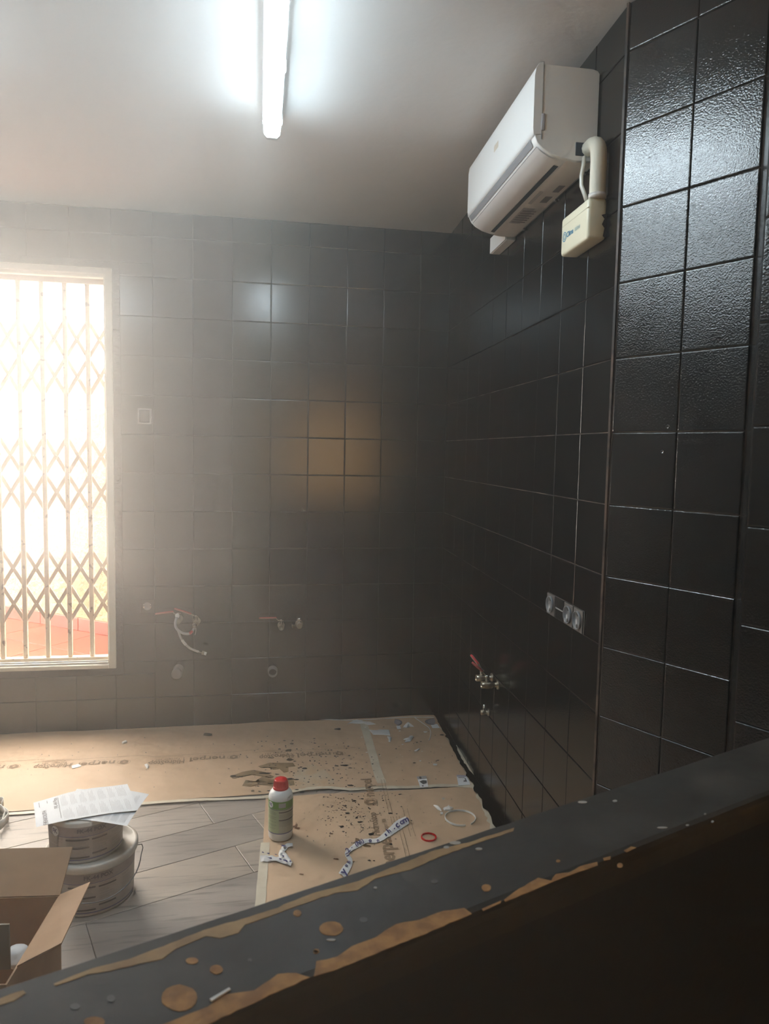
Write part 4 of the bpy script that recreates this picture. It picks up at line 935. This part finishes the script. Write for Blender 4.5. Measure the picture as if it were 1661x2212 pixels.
# cardboard box
ZB = .40
kA, kB = hz(130, 1935, ZB), hz(40, 2085, ZB)
ey = (kA-kB); ey.z = 0; LY = .30; ey.normalize(); exx = Vector((ey.y, -ey.x, 0))             # exx to the right
kB = kA - ey*LY
LXb = .40
def bf(a, b, c): return kA + exx*(a-LXb) - ey*b + Vector((0, 0, c-ZB))       # a: 0 left..LXb right, b: 0 back..LY front, c height
bx = thing('cardboard_box', 'open cardboard box with flaps up beside the paint buckets', 'box', bf(LXb/2, LY/2, 0))
th = .004
for nm, a, b in (('back_panel', (0, 0, .004), (LXb, th, ZB)), ('front_panel', (0, LY-th, .004), (LXb, LY, ZB)), ('side_panel', (0, th, .004), (th, LY-th, ZB)), ('side_panel', (LXb-th, th, .004), (LXb, LY-th, ZB)), ('bottom', (th, th, .001), (LXb-th, LY-th, .008))):
    build(MB().box(a, b, bf), nm, M_CARD if nm != 'side_panel' else M_CARD, bx)
def flap(name, pts, m, tdir):
    d = Vector(tdir).normalized()*.004
    return build(MB().hexa([*pts, *[p+d for p in pts]]), name, m, bx)
bA_, bB_ = bf(0, 0, ZB), bf(LXb, 0, ZB)
off = ey*.093 + Vector((0, 0, .071))
flap('flap', [bA_, bB_, bB_+off, bA_+off], M_CARD, (ey*-.6+Vector((0, 0, .8))))
r0_, r1_ = bf(LXb, 0, ZB), bf(LXb, LY-.05, ZB)
flap('flap', [r0_, r1_, r1_+exx*.092+Vector((0, 0, .048)), r0_+exx*.072+Vector((0, 0, .030))], M_CARD, (0, 0, 1))
f0_, f1_ = bf(0, LY-.045, ZB), bf(LXb-.012, LY-.045, ZB)
flap('flap', [f0_, f1_, f1_+Vector((0, 0, .10)), f0_+Vector((0, 0, .10))], M_CARDG, ey)
# foam blocks in the box
for k, (a, b, c) in enumerate(((.35, .21, .300),)):
    bm = bmesh.new(); bmesh.ops.create_icosphere(bm, subdivisions=3, radius=.028)
    mb = MB(); cc = hz(36, 2066, .33)
    for v in bm.verts: v.co = v.co*(1+.28*noise.noise(v.co*45+Vector((k*3, 0, 0))))
    bm.verts.index_update(); mb.add([cc+Vector((v.co.x, v.co.y, v.co.z*.8)) for v in bm.verts], [[v.index for v in f.verts] for f in bm.faces], True); bm.free()
    tag(build(mb, 'packing_foam', M_FOAM, loc=cc), 'white packing foam lump inside the cardboard box', 'foam')

# crumpled tape on the left edge
rg = MB()
def ribbon(mb, ctr, wd, up=Vector((0, 0, 1))):
    vs = []
    for i, p in enumerate(ctr): vs += [p, p+up*wd]
    mb.add(vs, [(2*i, 2*i+1, 2*i+3, 2*i+2) for i in range(len(ctr)-1)], True)
for k, (sc_, z_) in enumerate(((1, .0), (.62, .004))):
    pts = smooth([hz(x, y, .007)+Vector((0, 0, z_)) for x, y in ((-40, 1745), (-8, 1752), (6*sc_, 1757), (19*sc_, 1768), (14*sc_, 1778), (2, 1792), (-30, 1806))], 6); ribbon(rg, pts, .032)
pts = smooth([hz(x, y, .02) for x, y in ((-35, 1734), (-5, 1736), (8, 1738), (4, 1748))], 5); ribbon(rg, pts, .03)
o = build(rg, 'crumpled_tape', M_RAG, loc=hz(-5, 1775, .007)); md = o.modifiers.new('thick', 'SOLIDIFY'); md.thickness = .002
tag(o, 'crumpled loop of white tape at the left edge on the planks', 'tape')

# crumpled white film with dark marks beside bottle
cf = MB()
def film(mb, pxs, widths, ht, seed, name=None):
    pts = smooth([Vector((x, y, 0)) for x, y in pxs], 6); ws = []
    for i in range(len(pts)): 
        t = i/(len(pts)-1)*(len(widths)-1); k = min(int(t), len(widths)-2); ws.append(widths[k]+(widths[k+1]-widths[k])*(t-k))
    vs = []; nv = 4
    for i, p in enumerate(pts):
        t = (pts[min(i+1, len(pts)-1)]-pts[max(i-1, 0)]).normalized(); nr = Vector((-t.y, t.x, 0))
        for j in range(nv+1):
            f = j/nv-.5; q = p+nr*ws[i]*f
            vs.append(fp(q.x, q.y, .002+ht*(.5+.5*noise.noise(Vector((q.x*.12+seed, q.y*.2, seed))))*(1-abs(f)*.9)))
    mb.add(vs, [(i*(nv+1)+j, (i+1)*(nv+1)+j, (i+1)*(nv+1)+j+1, i*(nv+1)+j+1) for i in range(len(pts)-1) for j in range(nv)], True)
    return pts, ws
film(cf, [(562, 1858), (575, 1857), (595, 1858), (615, 1863), (630, 1870)], [12, 14, 10, 12, 9], .014, 1)
film(cf, [(608, 1858), (606, 1848), (612, 1838), (620, 1830), (632, 1828)], [8, 9, 11, 8, 10], .016, 4)
film(cf, [(612, 1846), (620, 1856), (628, 1868)], [8, 9, 7], .014, 8)
fo = thing('film_scrap', 'crumpled white printed film lying in front of the bottle', 'film', fp(600, 1860))
build(cf, 'film', M_TAPEW, fo)
mk = MB()
for x, y, rx, ry in ((568, 1850, 3, 1.5), (580, 1853, 3, 1.5), (584, 1863, 5, 1.6), (605, 1865, 4, 1.8), (618, 1869, 6, 2.2), (613, 1836, 4, 1.8), (596, 1855, 2.5, 1), (612, 1859, 2, 2), (627, 1870, 2, 2)): blob(mk, x, y, rx, ry, .6, .2, .0165, 9)
build(mk, 'printed_mark', M_NAVY, fo)
# printed tape: runs from the ledge up to the right
pts_px = [(738, 1893), (748, 1878), (757, 1862), (749, 1846), (758, 1836), (775, 1825), (792, 1818), (815, 1817), (838, 1802), (862, 1783), (880, 1773)]
wds = [17, 17, 9, 9, 9, 12, 9, 9, 14, 20, 17]
tp = thing('printed_tape', 'long twisted strip of white printed tape on the brown paper', 'tape', fp(790, 1820))
tb = MB(); pts, ws = film(tb, pts_px, wds, .006, 3); build(tb, 'strip', M_TAPEW, tp)
def along(tpos):
    t = tpos*(len(pts)-1); k = min(int(t), len(pts)-2); p = pts[k]+(pts[k+1]-pts[k])*(t-k); d = (pts[min(k+2, len(pts)-1)]-pts[max(k-1, 0)]).normalized()
    return p, d
for s_, tpos, sz, dx in (('y', .045, 19, 0), ('u', .115, 8, 3), ('h', .165, 8, 2), ('11', .27, 8, 0), ('2', .345, 12, 0), ('-', .41, 8, 0), ('(Ni)', .505, 10, 0), ('o', .635, 10, -2), ('n', .70, 8, -3), ('s', .775, 9, -1), ('h', .81, 12, 1), ('.', .85, 15, 2), ('c', .88, 16, 0), ('o', .925, 14, 0), ('m', .968, 15, 0)):
    p, d = along(tpos); nr = Vector((d.y, -d.x, 0))                      # image y points down
    fn = lambda x, y: fp(p.x+d.x*x+nr.x*(y+dx), p.y+d.y*x+nr.y*(y+dx), .0088)
    build(text(s_, sz*1.25, fn, bold=.35), 'printed_letter', M_NAVY, tp)
# red ring of the bottle cap
rr_ = (hz(910, 1810, .01)+hz(942, 1810, .01))/2; mb = MB(); n = 48; prf = [(.0270, 0), (.0302, 0), (.0302, .0055), (.0270, .0055)]
c = Vector((rr_.x, rr_.y, fh(rr_.x, rr_.y)+.002))
vs = []
for k in range(n):
    a = 2*math.pi*k/n
    for j, (r, z) in enumerate(prf): vs.append(c+Vector(((r-(.0018 if j in (0, 3) and k % 4 < 2 else 0))*math.cos(a), (r-(.0018 if j in (0, 3) and k % 4 < 2 else 0))*math.sin(a), z)))
mb.add(vs, [(4*k+j, 4*k+(j+1) % 4, 4*((k+1) % n)+(j+1) % 4, 4*((k+1) % n)+j) for k in range(n) for j in range(4)])
tag(build(mb, 'cap_ring', M_RED, loc=c), 'small red plastic tamper ring on the brown paper', 'ring')
# white open ring (tear strip of a lid)
cc = hz(994, 1767, .01); R0 = .063; mb = MB(); n = 60; vs = []
for k in range(n+1):
    a = math.radians(-62)+ (2*math.pi-math.radians(24))*k/n; r = R0*(1.0+.02*math.sin(a*2))
    a += 0
    b_ = Vector((cc.x+r*math.cos(a), cc.y+r*math.sin(a), 0)); b_.z = fh(b_.x, b_.y)+.002
    out = Vector((math.cos(a), math.sin(a), 0))
    vs += [b_-out*.0012, b_+out*.0012, b_+out*.0012+Vector((0, 0, .0075)), b_-out*.0012+Vector((0, 0, .0075))]
mb.add(vs, [(4*k+j, 4*k+(j+1) % 4, 4*k+4+(j+1) % 4, 4*k+4+j) for k in range(n) for j in range(4)]+[(0, 1, 2, 3), (4*n+3, 4*n+2, 4*n+1, 4*n)])
tag(build(mb, 'lid_strip', M_WHITE, loc=cc), 'white plastic lid strip curled into an open ring', 'strip')
# scraps
def scrap(label, pxs, m=M_SCRAP, lift=.003, name='paper_scrap', cat='scrap', bulge=.006, group='white scraps on the paper'):
    mb = MB(); n = len(pxs); ctr = (sum(p[0] for p in pxs)/n, sum(p[1] for p in pxs)/n)
    rg = [[fp(ctr[0]+(x-ctr[0])*f, ctr[1]+(y-ctr[1])*f, .0018+l) for x, y in pxs] for f, l in ((1, 0), (.96, lift), (.6, lift+bulge*.7), (.25, lift+bulge))]
    mb.add(sum(rg, [])+[fp(*ctr, lift+bulge+.0015)], [(l*n+k, l*n+(k+1) % n, (l+1)*n+(k+1) % n, (l+1)*n+k) for l in range(3) for k in range(n)]+[(3*n+k, 3*n+(k+1) % n, 4*n) for k in range(n)])
    return tag(build(mb, name, m, loc=fp(*ctr)), label, cat, group)
scrap('strip of white film lying right of the seam tape', [z6(*p) for p in ((315, 260), (390, 268), (450, 258), (555, 262), (572, 330), (480, 322), (365, 320))], M_TAPEW, .0015, bulge=.002)
scrap('small folded white scrap hanging off the film strip', [z6(*p) for p in ((530, 345), (560, 342), (585, 355), (580, 385), (572, 408), (548, 405), (550, 375))])
scrap('triangular white scrap near the back wall', [z6(*p) for p in ((722, 232), (750, 200), (785, 178), (815, 200), (852, 228), (800, 222), (770, 236))], lift=.004, bulge=.012)
scrap('torn white film with a curled corner in the far right area', [z6(*p) for p in ((725, 380), (790, 362), (800, 338), (828, 334), (848, 345), (830, 375), (810, 402), (740, 412), (790, 392))], M_TAPEW)
scrap('smear of white filler flakes at the top of the seam tape', [z6(*p) for p in ((50, 195), (110, 160), (160, 138), (225, 150), (260, 165), (330, 165), (400, 195), (310, 205), (250, 185), (190, 190), (110, 185))], lift=.002, bulge=.003)
scrap('thin white splinter right of centre on the corner paper', [z6(*p) for p in ((855, 518), (875, 505), (915, 488), (924, 494), (890, 518))], lift=.003, bulge=.002)
scrap('flat white flake left of the curled lid strip', [(936, 1741), (944, 1742), (953, 1750), (954, 1754), (945, 1750)], lift=.004)
scrap('ragged white flake behind the curled lid strip', [(957, 1749), (965, 1747), (969, 1742), (973, 1747), (979, 1748), (973, 1752), (966, 1752), (961, 1752)], lift=.006)
scrap('tiny white flake below the ragged flakes', [(951, 1756), (957, 1756), (957, 1760), (952, 1760)], lift=.002, bulge=.001)
scrap('white paint drip patch above the lower paper logo', [(154, 1655), (170, 1651), (176, 1656), (166, 1659), (156, 1661)], lift=.001, bulge=.001)
scrap('pale plaster crumb on the sunlit brown paper', [(312, 1653), (318, 1651), (322, 1656), (319, 1662), (316, 1660)], M_SCRAP, .003, bulge=.003)
scrap('white plug lying on the sunlit brown paper', [(263, 1606), (272, 1602), (275, 1604), (266, 1608)], M_WHITE, .006, bulge=.003)
tag(build(MB().tube(smooth([fp(*z6(*p), .003) for p in ((865, 120), (905, 148), (990, 208), (1035, 243), (1054, 290), (1048, 350), (1032, 390))], 5), .0022, 6), 'plastic_thread', M_SCRAP, loc=fp(*z6(1035, 243))), 'thin curling white thread near the far corner', 'thread')
# printed stickers and cards
def card(label, pxs, name, decor):
    P = [fp(x, y, .0022) for x, y in pxs]
    t = thing(name, label, 'card', (P[0]+P[2])/2, 'printed cards on the paper')
    def f(u, v, l=0): p = (P[0]*(1-u)+P[1]*u)*(1-v)+(P[3]*(1-u)+P[2]*u)*v; return p+Vector((0, 0, l))
    build(MB().plate([f(0, 0), f(1, 0), f(1, 1), f(0, 1)], .001), 'card_face', M_SHEET, t)
    decor(f, t)
dkgrey = mat('card_print', (0.08, 0.08, 0.085), 0.6); ltgrey = mat('card_grey', (0.36, 0.35, 0.36), 0.6)
def rectp(f, u0, v0, u1, v1, l=.0014): return MB().add([f(u0, v0, l), f(u1, v0, l), f(u1, v1, l), f(u0, v1, l)], [(0, 1, 2, 3)])
def dec1(f, t):
    build(rectp(f, 0, .72, 1, 1), 'card_header', ltgrey, t)
    mb = MB(); mb.add([f(.12, .52, .0016), f(.55, .62, .0016), (f(.95, .55, .0016)), f(.9, .30, .0016), f(.45, .24, .0016)], [(0, 1, 2, 3, 4)]); build(mb, 'card_picture', dkgrey, t)
    mb = MB(); n = 14; mb.add([f(.34+.13*math.cos(2*math.pi*k/n), .86+.11*math.sin(2*math.pi*k/n), .0016) for k in range(n)], [tuple(range(n))]); build(mb, 'card_emblem', dkgrey, t)
    build(rectp(f, .25, .06, .45, .16), 'card_text', dkgrey, t)
card('small white card with a grey picture near the long tape', [z6(930, 955), z6(1025, 945), z6(1000, 815), z6(885, 825)], 'product_card', dec1)
def dec2(f, t):
    build(rectp(f, 0, .84, 1, 1), 'card_header', mat('card_lilac', (0.36, 0.34, 0.44), 0.6), t)
    build(rectp(f, .12, .70, .72, .80), 'card_text', ltgrey, t)
    mb = rectp(f, .70, .30, .80, .68, .0016); mb.add([f(.48, .32, .0016), f(.70, .32, .0016), f(.70, .44, .0016), f(.56, .44, .0016)], [(0, 1, 2, 3)]); build(mb, 'card_picture', dkgrey, t)
card('small white card against the right wall tape', [z6(1385, 930), z6(1530, 920), z6(1480, 810), z6(1362, 805)], 'product_card', dec2)
def sticker(label, c, r, side, tail):
    t = thing('torn_sticker', label, 'sticker', fp(*c), 'torn stickers at the back wall')
    n = 14; a0_, a1_ = side
    arcp = [(c[0]+r[0]*math.cos(a0_+(a1_-a0_)*k/n), c[1]+r[1]*math.sin(a0_+(a1_-a0_)*k/n)) for k in range(n+1)]
    mb = MB(); pts = [fp(*c, .002)]+[fp(*p, .002) for p in arcp]; mb.add(pts, [(0, k, k+1) for k in range(1, n+1)]); build(mb, 'sticker_face', mat('sticker_violet_grey', (0.30, 0.27, 0.30), 0.4), t)
    mb = MB()
    for q0, q1 in ((.94, 1.0), (.80, .85)):
        vs = [fp(c[0]+(x-c[0])*q, c[1]+(y-c[1])*q, .0026) for q in (q0, q1) for x, y in arcp]; m2 = n+1; mb.add(vs, [(k, k+1, m2+k+1, m2+k) for k in range(n)])
    build(mb, 'sticker_border', dkgrey, t)
    mb = MB(); mb.add([fp(*p, .0022) for p in tail], [(0, 1, 2, 3)]); build(mb, 'sticker_tail', M_SHEET, t)
sticker('half-round torn sticker at the back wall, left of the triangular scrap', z6(615, 175), (97/5.537, 42/5.537), (-1.45, 1.1), [z6(640, 215), z6(685, 210), z6(700, 250), z6(655, 255)])
sticker('half-round torn sticker in the far right corner', z6(1110, 165), (125/5.537, 40/5.537), (1.7, 4.6), [z6(1055, 205), z6(1130, 190), z6(1165, 240), z6(1075, 242)])

# ================================================================== LENS GLARE VEIL
hm = bpy.data.materials.new('lens_glare_veil'); hm.use_nodes = True; nt = hm.node_tree; nt.nodes.clear()
out = nt.nodes.new('ShaderNodeOutputMaterial'); vsn = nt.nodes.new('ShaderNodeVolumeScatter')
vsn.inputs['Color'].default_value = (1, .965, .90, 1); vsn.inputs['Density'].default_value = 0.088; vsn.inputs['Anisotropy'].default_value = 0.62
nt.links.new(vsn.outputs[0], out.inputs['Volume'])
# added volume imitating lens glare by the window; thins towards the tiled right wall
hr_ = thing('glare_haze', 'thin scattering volume added to imitate lens glare near the window', 'glare_haze', (-2.4, -3, .92)); stuff(hr_)
for bnd in (((.0, -6.42), (-.66, -4.0), (-1.22, -.02)), ((-.35, -6.44), (-.86, -4.0), (-1.22, -2.0), (-1.76, -.014))):
    k_ = bnd[-1][1]
    stuff(build(MB().plate([Vector((x, y, .92+k_*.1)) for x, y in ((-3.96-k_, bnd[0][1]),)+bnd+((-3.96-k_, k_),)], CEIL-.925-k_*.05), 'glare_layer', hm, hr_))
